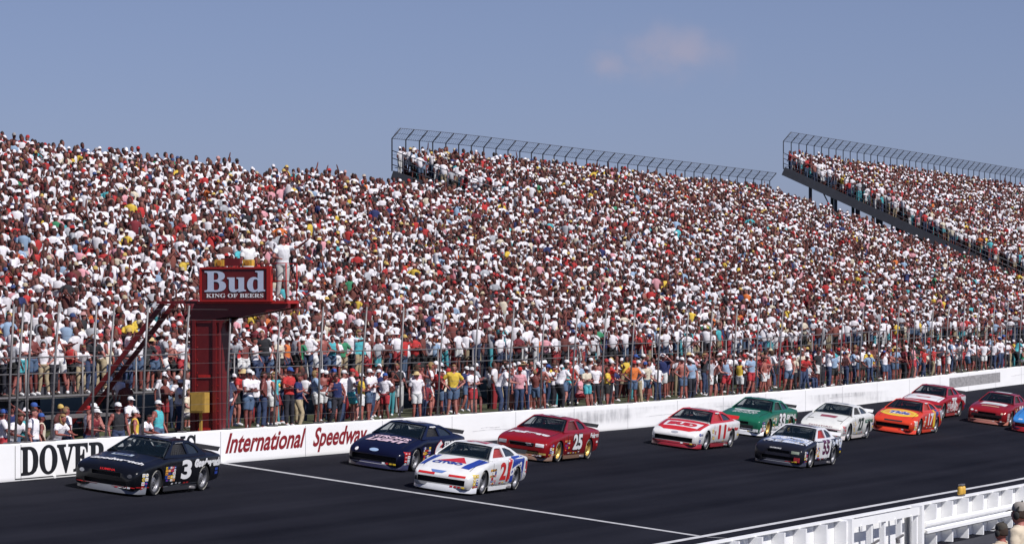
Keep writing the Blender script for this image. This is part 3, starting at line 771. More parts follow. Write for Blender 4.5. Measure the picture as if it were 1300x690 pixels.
# ------------------------------------------------------------------ the crowd (thousands, one object)
def crowd_template(var):
    """low figure: returns verts, quads, class per vertex (0 skin 1 shirt 2 pants 3 headwear)"""
    V = []; Q = []; C = []
    def tube(pts, rads, n, c, up=(1, 0, 0)):
        b = len(V)
        for i, p in enumerate(pts):
            p = Vector(p); d = (Vector(pts[min(i + 1, len(pts) - 1)]) - Vector(pts[max(i - 1, 0)])).normalized()
            u = Vector(up) if abs(d.dot(Vector(up))) < .9 else Vector((0, 1, 0))
            a = (u - d * u.dot(d)).normalized(); bb = d.cross(a)
            ra, rb = rads[i] if isinstance(rads[i], tuple) else (rads[i], rads[i])
            for k in range(n):
                t = 2 * math.pi * (k + .5) / n; V.append(tuple(p + a * math.cos(t) * ra + bb * math.sin(t) * rb)); C.append(c)
        for i in range(len(pts) - 1):
            for k in range(n):
                k2 = (k + 1) % n; Q.append((b + i * n + k, b + i * n + k2, b + (i + 1) * n + k2, b + (i + 1) * n + k))
    r = random.Random(var)
    tl = 1 if var % 9 != 4 else 0      # shirtless variants
    tube([(0, 0, .88), (0, 0, .96), (0, 0, 1.16), (0, 0, 1.36), (0, 0, 1.45), (0, 0, 1.49)], [(.08, .06), (.175, .125), (.165, .12), (.205, .125), (.16, .10), (.05, .05)], 8, tl)
    hx = r.uniform(-.02, .02); hy = r.uniform(-.04, .01)
    tube([(hx, hy, 1.46), (hx, hy - .02, 1.53), (hx, hy - .015, 1.60), (hx, hy, 1.68), (hx, hy, 1.735)], [.045, (.062, .075), (.075, .092), (.066, .08), .01], 8, 0)
    hk = (0, 1, 1, 2, 1, 1, 0, 1)[var % 8]
    if hk == 0:   # cap with brim
        tube([(hx, hy + .005, 1.635), (hx, hy + .005, 1.70), (hx, hy + .005, 1.75), (hx, hy, 1.765)], [(.084, .10), (.082, .096), (.05, .06), .005], 8, 3)
        tube([(hx, hy - .06, 1.655), (hx, hy - .165, 1.635)], [(.07, .006), (.055, .004)], 6, 3)
    elif hk == 1: # hair
        tube([(hx, hy + .03, 1.55), (hx, hy + .025, 1.64), (hx, hy + .01, 1.72), (hx, hy, 1.765)], [(.074, .07), (.086, .088), (.07, .08), .01], 8, 4)
    else:         # sun hat or visor
        tube([(hx, hy, 1.645), (hx, hy, 1.66), (hx, hy, 1.74), (hx, hy, 1.755)], [(.14, .15), (.09, .10), (.06, .07), .005], 8, 3) if var % 2 else \
            tube([(hx, hy + .005, 1.635), (hx, hy + .005, 1.71), (hx, hy, 1.765)], [(.086, .10), (.078, .09), .008], 8, 3)
    arms = r.choice(['down', 'down', 'fold', 'eye', 'up', 'hip', 'both', 'fold'])
    A = {'down': ((.25, .02, 1.14), (.25, -.10, .92)), 'fold': ((.26, -.08, 1.14), (-.05, -.22, 1.2)), 'eye': ((.33, -.16, 1.46), (.07, -.14, 1.67)),
         'up': ((.33, -.06, 1.66), (.28, -.14, 1.93)), 'hip': ((.38, .04, 1.17), (.18, -.05, 1.0)), 'both': ((.27, -.22, 1.32), (.06, -.2, 1.58))}
    for sx in (1, -1):
        kind = arms if (sx == 1 or arms in ('fold', 'hip', 'both')) else 'down'
        e, h = A[kind]; e = Vector((e[0] * sx, e[1], e[2])); h = Vector((h[0] * sx, h[1], h[2])); s0 = Vector((.17 * sx, 0, 1.40))
        mid = s0.lerp(e, .6)
        tube([s0 - (mid - s0) * .1, s0 + (mid - s0) * .1, mid], [.02, .066, .064], 6, tl)
        tube([mid, e, h, h + (h - e) * .28], [.044, .042, .030, .016], 5, 0)
    shorts = var % 2
    for sx in (1, -1):
        if shorts:
            tube([(.09 * sx, 0, .95), (.10 * sx, -.01, .60)], [.10, .095], 6, 2)
            tube([(.10 * sx, -.01, .64), (.10 * sx, .0, .45), (.11 * sx, .02, .06), (.11 * sx, .02, 0)], [.07, .055, .038, .04], 5, 0)
        else: tube([(.09 * sx, 0, .95), (.10 * sx, -.01, .5), (.11 * sx, .02, .05), (.11 * sx, .02, 0)], [.10, .075, .055, .05], 6, 2)
    return np.array(V, dtype=np.float32), np.array(Q, dtype=np.int32), np.array(C)
TPL = [crowd_template(k) for k in range(24)]
cr = random.Random(99)
CS = [(c, w) for _, c, w in SHIRTS]; CSc = [c for c, w in CS]; CSw = [w for c, w in CS]
CSw = [84, 7, 9, 3, 5, 2.5, 4, 6, .8, 1.2, 7, 6, 1.2]
HC = [(.87, .84, .87)] * 13 + [(.55, .30, .28), (.45, .38, .32)] + [(.42, .025, .025)] * 3 + [(.03, .06, .18), (.02, .015, .015), (.02, .015, .015), (.60, .42, .12), (.55, .45, .30), (.10, .02, .02), (.30, .28, .28)]
HAIR = [(.018, .006, .006), (.028, .010, .008), (.045, .016, .010), (.012, .006, .006), (.14, .07, .035)]
PC = [tuple(q * .7 for q in p[2]) for p in PANTS]
places = []
def fill(x0, x1f, rows, y0, z0, rr, first=0, skip=None):
    for r in range(first, rows):
        y = y0 + r * ROW + .36; z = z0 + r * ROW * rr
        X = x0(r) + cr.uniform(0, .4)
        while X < x1f(r):
            if not (skip and skip(X, r)):
                places.append((X, y + cr.uniform(-.22, .18), z + rise(X) + (cr.uniform(.1, .34) if cr.random() < .22 and r < rows - 8 else 0)))
            X += cr.uniform(.30, .49) if cr.random() > .03 else cr.uniform(.7, 1.2)
left = lambda r: max(79, (44.7 + Y0 + r * ROW) / math.tan(R(29.2)))
fill(left, LIM1, 37, Y0, Z0, RR, 0, lambda X, r: r == 0 and X < ROW0_END)
fill(lambda r: 192.95, lambda r: 265.0, 43, Y0, Z0, RR, 0, lambda X, r: X > 262 and r > 33 and cr.random() < .5)
fill(lambda r: 270.5, lambda r: min(371, (44.7 + 4.6 + r * ROW) / math.tan(R(11.6))), 44, 4.6, 1.60, RR3, FIRST3)
for X in [x * .5 + 207.5 for x in range(80)]: places.append((X + cr.uniform(-.2, .2), cr.choice([.8, 1.6, 2.4]), bank_z(X, 1)))
X = 80
while X < 212:      # people further back on the grass, seen between the ones at the fence
    if not 95.5 < X < 100.3: places.append((X, cr.uniform(3.0, 4.4), bank_z(X, 3.6)))
    X += cr.uniform(.18, .75)
vs = []; qs = []; cs = []; off = 0
for X, Y, Z in places:
    v, q, c = TPL[cr.randrange(24)]
    k = cr.gauss(-.5, .8); sc = cr.uniform(.82, 1.0)
    if cr.random() < .05: sc *= .8
    ca, sa = math.cos(k) * sc, math.sin(k) * sc
    lean = cr.gauss(0, .075)
    w = np.empty_like(v); x_ = v[:, 0] + v[:, 2] * lean
    w[:, 0] = x_ * ca - v[:, 1] * sa + X; w[:, 1] = x_ * sa + v[:, 1] * ca + Y; w[:, 2] = v[:, 2] * sc + Z
    sk = np.array(cr.choice(SKINS)) * cr.uniform(.3, .75)
    st = np.array(cr.choices(CSc, weights=CSw)[0]) * cr.uniform(.75, 1.0)
    pal = np.array([sk, st, np.array(cr.choice(PC)), np.array(cr.choice(HC)) * cr.uniform(.85, 1), np.array(cr.choice(HAIR))], dtype=np.float32)
    col = np.ones((len(v), 4), dtype=np.float32); col[:, :3] = pal[c]
    vs.append(w); qs.append(q + off); cs.append(col); off += len(v)
vs = np.concatenate(vs); qs = np.concatenate(qs); cs = np.concatenate(cs)
me = bpy.data.meshes.new('crowd')
me.vertices.add(len(vs)); me.vertices.foreach_set('co', vs.ravel())
me.loops.add(len(qs) * 4); me.loops.foreach_set('vertex_index', qs.ravel())
me.polygons.add(len(qs)); me.polygons.foreach_set('loop_start', np.arange(0, len(qs) * 4, 4, dtype=np.int32))
me.polygons.foreach_set('use_smooth', np.ones(len(qs), dtype=bool))
at = me.color_attributes.new('Col', 'FLOAT_COLOR', 'POINT'); at.data.foreach_set('color', cs.ravel())
me.update(); me.validate()
m, nt, b, N, L = nodes('crowd_cloth')
an = N.new('ShaderNodeAttribute'); an.attribute_name = 'Col'
tc = N.new('ShaderNodeTexCoord'); nz = N.new('ShaderNodeTexNoise'); nz.inputs['Scale'].default_value = 7; nz.inputs['Detail'].default_value = 2
L.new(tc.outputs['Object'], nz.inputs['Vector'])
mr = N.new('ShaderNodeMapRange'); mr.inputs['To Min'].default_value = .72; mr.inputs['To Max'].default_value = 1.08; L.new(nz.outputs['Fac'], mr.inputs['Value'])
sc_ = N.new('ShaderNodeVectorMath'); sc_.operation = 'SCALE'; L.new(an.outputs['Color'], sc_.inputs[0]); L.new(mr.outputs[0], sc_.inputs['Scale'])
L.new(sc_.outputs[0], b.inputs['Base Color']); b.inputs['Roughness'].default_value = .85
me.materials.append(m)
tag(mesh_obj('crowd', me), 'dense mass of spectators in white and red shirts filling the grandstands', 'crowd', kind='stuff')
print('crowd', len(places), len(qs))

# ------------------------------------------------------------------ stock cars
def paint(name, top, low=None, zs=0, slope=0, rough=.28):
    m, nt, b, N, L = nodes(name)
    tc = N.new('ShaderNodeTexCoord'); sp = N.new('ShaderNodeSeparateXYZ'); L.new(tc.outputs['Object'], sp.inputs[0])
    nz = N.new('ShaderNodeTexNoise'); nz.inputs['Scale'].default_value = 4; nz.inputs['Detail'].default_value = 6; L.new(tc.outputs['Object'], nz.inputs['Vector'])
    mx = N.new('ShaderNodeMix'); mx.data_type = 'RGBA'; mx.inputs['A'].default_value = (*top, 1); mx.inputs['B'].default_value = (*(low or top), 1)
    if low:
        a = N.new('ShaderNodeMath'); a.operation = 'MULTIPLY_ADD'; L.new(sp.outputs['X'], a.inputs[0]); a.inputs[1].default_value = -slope; L.new(sp.outputs['Z'], a.inputs[2])
        c = N.new('ShaderNodeMath'); c.operation = 'LESS_THAN'; L.new(a.outputs[0], c.inputs[0]); c.inputs[1].default_value = zs; L.new(c.outputs[0], mx.inputs['Factor'])
    else: mx.inputs['Factor'].default_value = 0
    # road dust and rubber grime low on the panels
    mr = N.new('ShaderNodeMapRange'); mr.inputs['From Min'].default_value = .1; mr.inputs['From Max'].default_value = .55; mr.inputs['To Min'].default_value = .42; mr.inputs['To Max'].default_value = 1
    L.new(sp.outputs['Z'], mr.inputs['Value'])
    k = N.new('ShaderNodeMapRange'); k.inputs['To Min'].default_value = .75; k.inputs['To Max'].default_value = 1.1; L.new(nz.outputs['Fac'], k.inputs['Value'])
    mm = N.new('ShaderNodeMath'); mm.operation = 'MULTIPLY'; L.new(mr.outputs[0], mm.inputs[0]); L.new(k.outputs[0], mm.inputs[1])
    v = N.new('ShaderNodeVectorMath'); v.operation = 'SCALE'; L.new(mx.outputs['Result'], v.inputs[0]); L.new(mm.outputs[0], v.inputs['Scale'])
    L.new(v.outputs[0], b.inputs['Base Color']); b.inputs['Roughness'].default_value = rough
    b.inputs['Coat Weight'].default_value = .22; b.inputs['Coat Roughness'].default_value = .05; b.inputs['Specular IOR Level'].default_value = .3
    return m
def glassy(name, c, t):
    m = bpy.data.materials.new(name); m.use_nodes = True; nt = m.node_tree; N = nt.nodes; L = nt.links
    b = N['Principled BSDF']; b.inputs['Base Color'].default_value = (*c, 1); b.inputs['Roughness'].default_value = .06; b.inputs['Specular IOR Level'].default_value = .7
    tr = N.new('ShaderNodeBsdfTransparent'); tr.inputs['Color'].default_value = (.58, .62, .62, 1)
    mx = N.new('ShaderNodeMixShader'); nz = N.new('ShaderNodeTexNoise'); nz.inputs['Scale'].default_value = 3
    mr = N.new('ShaderNodeMapRange'); mr.inputs['To Min'].default_value = t - .1; mr.inputs['To Max'].default_value = t + .1; L.new(nz.outputs['Fac'], mr.inputs['Value'])
    L.new(mr.outputs[0], mx.inputs['Fac']); L.new(b.outputs[0], mx.inputs[1]); L.new(tr.outputs[0], mx.inputs[2]); L.new(mx.outputs[0], N['Material Output'].inputs['Surface'])
    return m
M_glass = glassy('windshield_glass', (.008, .016, .022), .55)
M_glass2 = glassy('quarter_glass', (.03, .04, .05), .25)
M_silver = mat('rim_silver', (.22, .22, .235), .4, .5, .2, 6)
M_gold = mat('rim_gold', (.62, .42, .12), .35, .5, .15, 6)
M_tyre_letter = mat('tyre_lettering', (.5, .48, .42), .7)
M_lamp = mat('lamp_cover', (.55, .56, .56), .25, .2, .1, 5)
_cm = {}
def C(c, rough=.35):
    c = tuple(c)
    if c not in _cm: _cm[c] = mat('decal_paint', c, rough, 0, .10, 6, coat=.4)
    return _cm[c]
WHT = (.78, .78, .78); RED = (.55, .02, .02); BLU = (.02, .05, .30); BLK = (.012, .012, .014); YEL = (.80, .55, .04); GRY = (.35, .36, .38); GOLD = (.6, .42, .12)
def cat_eval(keys, x):
    """smooth interpolation of station tuples by x"""
    for i in range(len(keys) - 1):
        if keys[i][0] >= x >= keys[i + 1][0]:
            p0 = keys[max(i - 1, 0)]; p1 = keys[i]; p2 = keys[i + 1]; p3 = keys[min(i + 2, len(keys) - 1)]
            t = (p1[0] - x) / (p1[0] - p2[0]); out = []
            for k in range(1, len(p1)):
                m1 = (p2[k] - p0[k]) * .5 * (p1[0] - p2[0]) / max((p0[0] - p2[0]) * .5, 1e-6) if i > 0 else (p2[k] - p1[k])
                m2 = (p3[k] - p1[k]) * .5 * (p1[0] - p2[0]) / max((p1[0] - p3[0]) * .5, 1e-6) if i < len(keys) - 2 else (p2[k] - p1[k])
                h = (2 * t ** 3 - 3 * t ** 2 + 1) * p1[k] + (t ** 3 - 2 * t ** 2 + t) * m1 + (-2 * t ** 3 + 3 * t ** 2) * p2[k] + (t ** 3 - t ** 2) * m2
                out.append(h)
            return out
    return list((keys[0] if x > keys[0][0] else keys[-1])[1:])
class Car:
    # style 'slope': long raked nose and fastback-like rear; 'box': blunter upright nose and notchback rear
    def __init__(s, style='slope', rear=-1.62, roof=1.275):
        nz = {'slope': .01, 'box': .115}[style]; sq = {'slope': 0, 'box': 1}[style]
        s.style = style; s.roof = roof
        #        x     w    zb   zs(shoulder)  zc(centre)
        s.keys = [(2.50, .70 + .10 * sq, .17, .42 + nz * .9, .455 + nz), (2.46, .82 + .06 * sq, .15, .475 + nz, .52 + nz), (2.34, .895 + .03 * sq, .14, .54 + nz, .59 + nz), (2.05, .940, .14, .645 + nz * .8, .70 + nz * .8),
                  (1.75, .955, .15, .725 + nz * .5, .785 + nz * .6), (1.38, .965, .16, .80 + nz * .2, .860 + nz * .2), (.88, .955, .16, .885, .955), (.2, .95, .17, .905, .965), (-.6, .95, .18, .915, .97),
                  (-1.2, .955, .19, .925, .98), (-1.7, .95, .21, .935, .995), (-2.15, .925, .24, .935, 1.005), (-2.40, .885, .28, .91, .99), (-2.48, .84, .34, .82, .94)]
        # body shell
        m = MB(); xs = [2.50, 2.485, 2.46, 2.42] + [2.34 - i * .0965 for i in range(50)] + [-2.44, -2.48]
        xs = [x for x in xs if x >= -2.48]
        rings = []
        for x in xs:
            w, zb, zs, zc = cat_eval(s.keys, x)
            half = [(0, zb), (w * .55, zb), (w - .10, zb), (w - .035, zb + .03), (w - .005, zb + .12), (w, (zb + zs) * .5 + .02), (w - .002, zs - .12), (w - .008, zs - .045), (w - .028, zs - .010), (w - .07, zs + .004), (w * .72, zs + (zc - zs) * .55), (w * .45, zs + (zc - zs) * .85), (w * .2, zc - .003), (0, zc)]
            ring = [(x, y, z) for y, z in half] + [(x, -y, z) for y, z in half[-2:0:-1]]
            rings.append(ring)
        n = len(rings[0]); vs = [v for r in rings for v in r]
        fs = [(i * n + k, i * n + (k + 1) % n, (i + 1) * n + (k + 1) % n, (i + 1) * n + k) for i in range(len(rings) - 1) for k in range(n)]
        fs += [tuple(range(n)), tuple((len(rings) - 1) * n + k for k in range(n - 1, -1, -1))]
        m.add(vs, fs, 0, True)
        s.shell = m.mesh('body', [M_white, M_dark_in])
        s.rear = rear
        # cutters: wheel arches, cabin cavity, grille and lower intake
        cut = []
        for x in (1.40, -1.40):
            for sy in (1, -1):
                c = MB(); c.lathe([(0, .52 * sy), (.372, .52 * sy), (.372, 1.2 * sy), (0, 1.2 * sy)], (x, 0, .338), 'y', 28, 0); cut.append(c)
        c = MB(); c.box(-1.35, .62, -.80, .80, .30, 1.3); cut.append(c)
        if style == 'slope':
            c = MB(); c.box(2.34, 2.7, -.74, .74, .255, .415); cut.append(c)
        else:
            c = MB(); c.box(2.40, 2.7, -.42, .42, .45, .55); cut.append(c)
            c = MB(); c.box(2.36, 2.7, -.62, .62, .22, .345); cut.append(c)
        o = bpy.data.objects.new('tmp', s.shell); COL.objects.link(o); tmp = [o]
        for c in cut:
            cm = c.mesh('cut', [M_dark_in]); q = bpy.data.objects.new('cut', cm); COL.objects.link(q); tmp.append(q)
            md = o.modifiers.new('b', 'BOOLEAN'); md.operation = 'DIFFERENCE'; md.object = q; md.solver = 'EXACT'; md.material_mode = 'TRANSFER'
        dg = bpy.context.evaluated_depsgraph_get(); dg.update()
        s.body = bpy.data.meshes.new_from_object(o.evaluated_get(dg)); s.body.name = 'body'
        for q in tmp: bpy.data.objects.remove(q)
        bm = bmesh.new(); bm.from_mesh(s.body); bmesh.ops.triangulate(bm, faces=[f for f in bm.faces if len(f.verts) > 4])
        for e in bm.edges:
            if len(e.link_faces) == 2 and e.calc_face_angle(0) > .55: e.smooth = False
        for f in bm.faces: f.smooth = True
        bm.to_mesh(s.body); bm.free()
        s.dark_slot = [i for i, mt in enumerate(s.body.materials) if mt and mt.name.startswith('cabin_dark')]
        # greenhouse
        R0 = roof; zb = .935
        def yw(z): return .83 - .22 * (z - zb) / (R0 - zb)
        s.yw = yw
        out = [(.94, zb - .03), (.84, zb + .02), (.50, 1.11), (.14, R0 - .03), (.04, R0), (-.74, R0), (-.86, R0 - .02), (-.86 + (rear + .86) * .5, 1.165), (rear, zb + .075), (rear - .16, zb + .0), (rear + .1, zb - .03)]
        win1 = [(.55, .975), (.46, 1.03), (.12, R0 - .07), (-.40, R0 - .06), (-.44, .97)]
        win2 = [(-.56, .975), (-.54, R0 - .07), (-.78, R0 - .075), (-.86 + (rear + .86) * .32, 1.14), (rear + .27, 1.01), (rear + .31, .98)]
        tri = tessellate_polygon([[Vector((a, b, 0)) for a, b in lp] for lp in (out, win1, win2)])
        flat = out + win1 + win2
        fr = MB()
        for sy in (1, -1):
            fr.add([(x, yw(z) * sy, z) for x, z in flat], [tuple(t) for t in tri], 0, False)
        me = fr.mesh('side_frame', [M_white])
        o = bpy.data.objects.new('t', me); COL.objects.link(o); md = o.modifiers.new('s', 'SOLIDIFY'); md.thickness = .035; md.offset = 0
        dg = bpy.context.evaluated_depsgraph_get(); dg.update(); s.frame = bpy.data.meshes.new_from_object(o.evaluated_get(dg)); s.frame.name = 'window_frame'; bpy.data.objects.remove(o)
        # roof skin
        rf = MB(); nx, ny = 12, 12; vs = []
        for i in range(nx + 1):
            t = i / nx; x = .10 - t * .94
            for j in range(ny + 1):
                u = j / ny * 2 - 1
                vs.append((x + .05 * (1 - u * u) * (1 - t) - .03 * (1 - u * u) * t, u * .612, R0 - .012 + .042 * (1 - u ** 4) * (.72 + .28 * math.sin(math.pi * t)) - (.012 if t in (0, 1) else 0)))
        rf.add(vs, [(i * (ny + 1) + j, i * (ny + 1) + j + 1, (i + 1) * (ny + 1) + j + 1, (i + 1) * (ny + 1) + j) for i in range(nx) for j in range(ny)], 0, True)
        s.roofm = rf.mesh('roof', [M_white])
        def glass(xa, za, wa, xb, zb_, wb, bulge, name, mt):
            g = MB(); vs = []; nu, nv = 12, 6
            for i in range(nv + 1):
                t = i / nv
                for j in range(nu + 1):
                    u = j / nu * 2 - 1; w_ = wa + (wb - wa) * t
                    vs.append((xa + (xb - xa) * t + bulge * (1 - u * u), u * w_, za + (zb_ - za) * t + .012 * math.sin(math.pi * t)))
            g.add(vs, [(i * (nu + 1) + j, i * (nu + 1) + j + 1, (i + 1) * (nu + 1) + j + 1, (i + 1) * (nu + 1) + j) for i in range(nv) for j in range(nu)], 0, True)
            return g.mesh(name, mt)
        s.ws = glass(.87, zb + .012, .815, .125, R0 - .02, .60, .07, 'windshield', M_glass)
        s.rg = glass(rear - .10, zb + .05, .74, -.80, R0 - .025, .59, -.05, 'rear_window', M_glass2)
        # cowl strip and base plates close the gap between hood and glass
        q = MB()
        for sy in (1, -1):
            pts = [(a, b) for a, b in win2]; t2 = tessellate_polygon([[Vector((a, b, 0)) for a, b in pts]])
            q.add([(x, (yw(z) - .012) * sy, z) for x, z in pts], [tuple(t) for t in t2])
        s.qg = q.mesh('quarter_window', M_glass2)
        q = MB()   # window net on the driver's side: straps
        L_ = [(.50, .97), (.14, R0 - .075), (-.38, R0 - .075), (-.42, .97)]
        for k in range(9):
            t = k / 8
            a = (L_[0][0] + (L_[3][0] - L_[0][0]) * t, .97); b = (L_[1][0] + (L_[2][0] - L_[1][0]) * t, R0 - .08)
            q.bar((a[0], yw(a[1]) - .03, a[1]), (b[0], yw(b[1]) - .03, b[1]), .035, .01)
            if k < 6:
                z = .985 + k * .044; xf = .50 - .36 * (z - .97) / (R0 - .085 - .97)
                q.bar((xf, yw(z) - .032, z), (-.41, yw(z) - .032, z), .01, .032)
        s.net = q.mesh('window_net', [M_black])
        q = MB()   # roll cage and seat
        for sy in (1, -1):
            q.tube([(.75, .66 * sy, .72), (.10, .52 * sy, R0 - .06), (-.62, .52 * sy, R0 - .06), (-1.30, .55 * sy, .85)], .024, 6)
            q.tube([(-.55, .60 * sy, .45), (-.55, .54 * sy, R0 - .07)], .024, 6)
        q.tube([(.12, .5, R0 - .07), (.12, -.5, R0 - .07)], .024, 6); q.tube([(-.58, .52, R0 - .07), (-.58, -.52, R0 - .07)], .024, 6); q.tube([(-.58, .52, .6), (-.58, -.5, 1.1)], .024, 6)
        q.tube([(.70, .66, .80), (.70, -.66, .80)], .05, 8)
        s.cage = q.mesh('roll_cage', M_steel)
        q = MB(); q.box(-.50, -.38, .12, .58, .45, 1.06); q.box(-.40, .05, .14, .56, .42, .52); s.seat = q.mesh('seat', M_dark_in)
        q = MB(); q.ellip((-.28, .35, 1.04), (.125, .115, .125), 16, 12, 0); q.box(-.185, -.15, .27, .43, 1.02, 1.09, 1)
        q.tube([(-.30, .35, .98), (-.32, .35, .84), (-.34, .35, .60)], [(.07, .07), (.14, .21), (.13, .18)], 10, 2, up=(1, 0, 0))
        for sy in (.17, -.17): q.tube([(-.31, .35 + sy, .86), (-.10, .35 + sy * 1.2, .74), (.12, .35 + sy * .6, .86)], [.06, .05, .035], 8, 2)
        s.driver = q.mesh('person', [M_white, M_black, M_cloth])
        # spoiler
        q = MB(); zc = .988
        q.add([(-2.36, -.80, zc), (-2.36, .80, zc), (-2.47, .80, zc + .11), (-2.47, -.80, zc + .11), (-2.375, -.80, zc), (-2.375, .80, zc), (-2.485, .80, zc + .11), (-2.485, -.80, zc + .11)],
              [(0, 1, 2, 3), (4, 5, 6, 7), (0, 1, 5, 4), (3, 2, 6, 7), (0, 3, 7, 4), (1, 2, 6, 5)])
        s.spoiler = q.mesh('spoiler', [M_black])
        # air dam
        q = MB(); pts = []
        for k in range(17):
            u = k / 16 * 2 - 1; pts.append((2.52 - .20 * abs(u) ** 4 - .05 * u * u, u * .90))
        pts = [(1.95, -.945)] + pts + [(1.95, .945)]
        vs = [(x, y, .225) for x, y in pts] + [(x + .02, y, .06) for x, y in pts] + [(x - .05, y * .97, .225) for x, y in pts]; n = len(pts)
        q.add(vs, [(i, i + 1, n + i + 1, n + i) for i in range(n - 1)] + [(i, i + 1, 2 * n + i + 1, 2 * n + i) for i in range(n - 1)], 0, True)
        s.dam = q.mesh('air_dam', [M_black])
        q = MB()   # side skirts
        for sy in (1, -1): q.box(-.98, .96, .925 * sy, .945 * sy, .09, .20)
        s.skirt = q.mesh('side_skirt', [M_black])
        q = MB()
        for sy in (1, -1): q.tube([(-.55 - .1 * 0, .90 * sy, .13), (-.75, .99 * sy, .12)], .05, 8)
        s.pipe = q.mesh('exhaust_pipe', M_steel)
        # wheel
        tprof = [(.235, -.10), (.29, -.128), (.325, -.118), (.338, -.08), (.338, .08), (.325, .118), (.29, .128), (.235, .10)]
        q = MB(); q.lathe(tprof, (0, 0, 0), 'y', 32)
        for a0 in (.5, 3.6):
            for k in range(8):
                a = a0 + k * .13; a2 = a + .085
                q.add([(.275 * math.cos(a), .1305, .275 * math.sin(a)), (.275 * math.cos(a2), .1305, .275 * math.sin(a2)), (.312 * math.cos(a2), .1305, .312 * math.sin(a2)), (.312 * math.cos(a), .1305, .312 * math.sin(a))], [(0, 1, 2, 3)], 1)
        s.tyre = q.mesh('wheel', [M_rubber, M_tyre_letter])
        q = MB(); q.lathe([(.242, .10), (.228, .108), (.215, .04), (.205, -.01), (.12, .035), (.085, .075), (.03, .08), (0, .08)], (0, 0, 0), 'y', 32, 0)
        for k in range(10):
            a = k * math.tau / 10; q.ellip((.17 * math.cos(a), .026, .17 * math.sin(a)), (.030, .010, .030), 8, 5, 1)
        for k in range(5):
            a = k * math.tau / 5; q.ellip((.065 * math.cos(a), .085, .065 * math.sin(a)), (.014, .012, .014), 6, 4, 1)
        s.rims = {}
        s.rim = q
        # bvh for projected markings
        bm = bmesh.new()
        for me in (s.body, s.frame, s.roofm): bm.from_mesh(me)
        bmesh.ops.triangulate(bm, faces=bm.faces); s.bvh = BVHTree.FromBMesh(bm)
        bm2 = bmesh.new(); bm2.from_mesh(s.body); bm2.from_mesh(s.dam); bmesh.ops.triangulate(bm2, faces=bm2.faces); s.bvh2 = BVHTree.FromBMesh(bm2); bm.free(); bm2.free()
    def rimmesh(s, mt):
        if mt.name not in s.rims: s.rims[mt.name] = s.rim.mesh('rim', [mt, M_black])
        return s.rims[mt.name]
CARS = {'slope': Car('slope', -1.66, 1.28), 'box': Car('box', -1.42, 1.30)}
# sides: which way a marking is thrown on the body.  u = reading direction, v = up
SIDE = {'left': (lambda u, v: (Vector((-u, 3, v)), Vector((0, -1, 0)))), 'right': (lambda u, v: (Vector((u, -3, v)), Vector((0, 1, 0)))),
        'hood': (lambda u, v: (Vector((-v, u, 3)), Vector((0, 0, -1)))), 'roof': (lambda u, v: (Vector((-u, -v, 3)), Vector((0, 0, -1)))),
        'front': (lambda u, v: (Vector((4, u, v)), Vector((-1, 0, 0))))}
def project(proto, side, vs, fs, off=.006, lim=None):
    """vs in (u, v) metres; returns vertices on the body"""
    bm = bmesh.new(); bv = [bm.verts.new((a, b, 0)) for a, b in vs]
    for f in fs:
        try: bm.faces.new([bv[i] for i in f])
        except ValueError: pass
    u0 = min(v[0] for v in vs); u1 = max(v[0] for v in vs); v0 = min(v[1] for v in vs); v1 = max(v[1] for v in vs)
    st = .05
    for ax, a, b in ((0, u0, u1), (1, v0, v1)):
        k = math.ceil(a / st) * st
        while k < b:
            co = Vector((k, 0, 0)) if ax == 0 else Vector((0, k, 0)); no = Vector((1, 0, 0)) if ax == 0 else Vector((0, 1, 0))
            bmesh.ops.bisect_plane(bm, geom=bm.verts[:] + bm.edges[:] + bm.faces[:], plane_co=co, plane_no=no, dist=1e-5); k += st
    bm.verts.ensure_lookup_table(); bm.verts.index_update()
    pts = []; ok = []
    tree = proto.bvh2 if side == 'front' else proto.bvh
    for v in bm.verts:
        o, d = SIDE[side](v.co.x, v.co.y); hit = tree.ray_cast(o, d)
        if hit[0] is None or (lim is not None and not lim(hit[0])) or abs(hit[1].dot(d)) < .12: ok.append(False); pts.append(o)
        else:
            n = hit[1] if hit[1].dot(d) < 0 else -hit[1]; ok.append(True); pts.append(hit[0] + n * off)
    faces = []
    for f in bm.faces:
        ids = [v.index for v in f.verts]
        if all(ok[i] for i in ids):
            if max((pts[ids[i]] - pts[ids[i - 1]]).length for i in range(len(ids))) < .16: faces.append(tuple(ids))
    bm.free(); return pts, faces
def rect(u0, u1, v0, v1): return [(u0, v0), (u1, v0), (u1, v1), (u0, v1)], [(0, 1, 2, 3)]
def polyg(pts): return pts, [tuple(t) for t in tessellate_polygon([[Vector((a, b, 0)) for a, b in pts]])]
def ellipse(cu, cv, ru, rv, n=28): return polyg([(cu + ru * math.cos(math.tau * k / n), cv + rv * math.sin(math.tau * k / n)) for k in range(n)])
def txt(t, u0, u1, v0, v1, shear=0, bold=0, rot=0):
    vs, fs = text2d(t, shear, bold); w, h = u1 - u0, v1 - v0
    return [(u0 + a * w - b * rot * 0, v0 + b * h + a * rot) for a, b in vs], fs
hood_lim = lambda p: p.x > .86
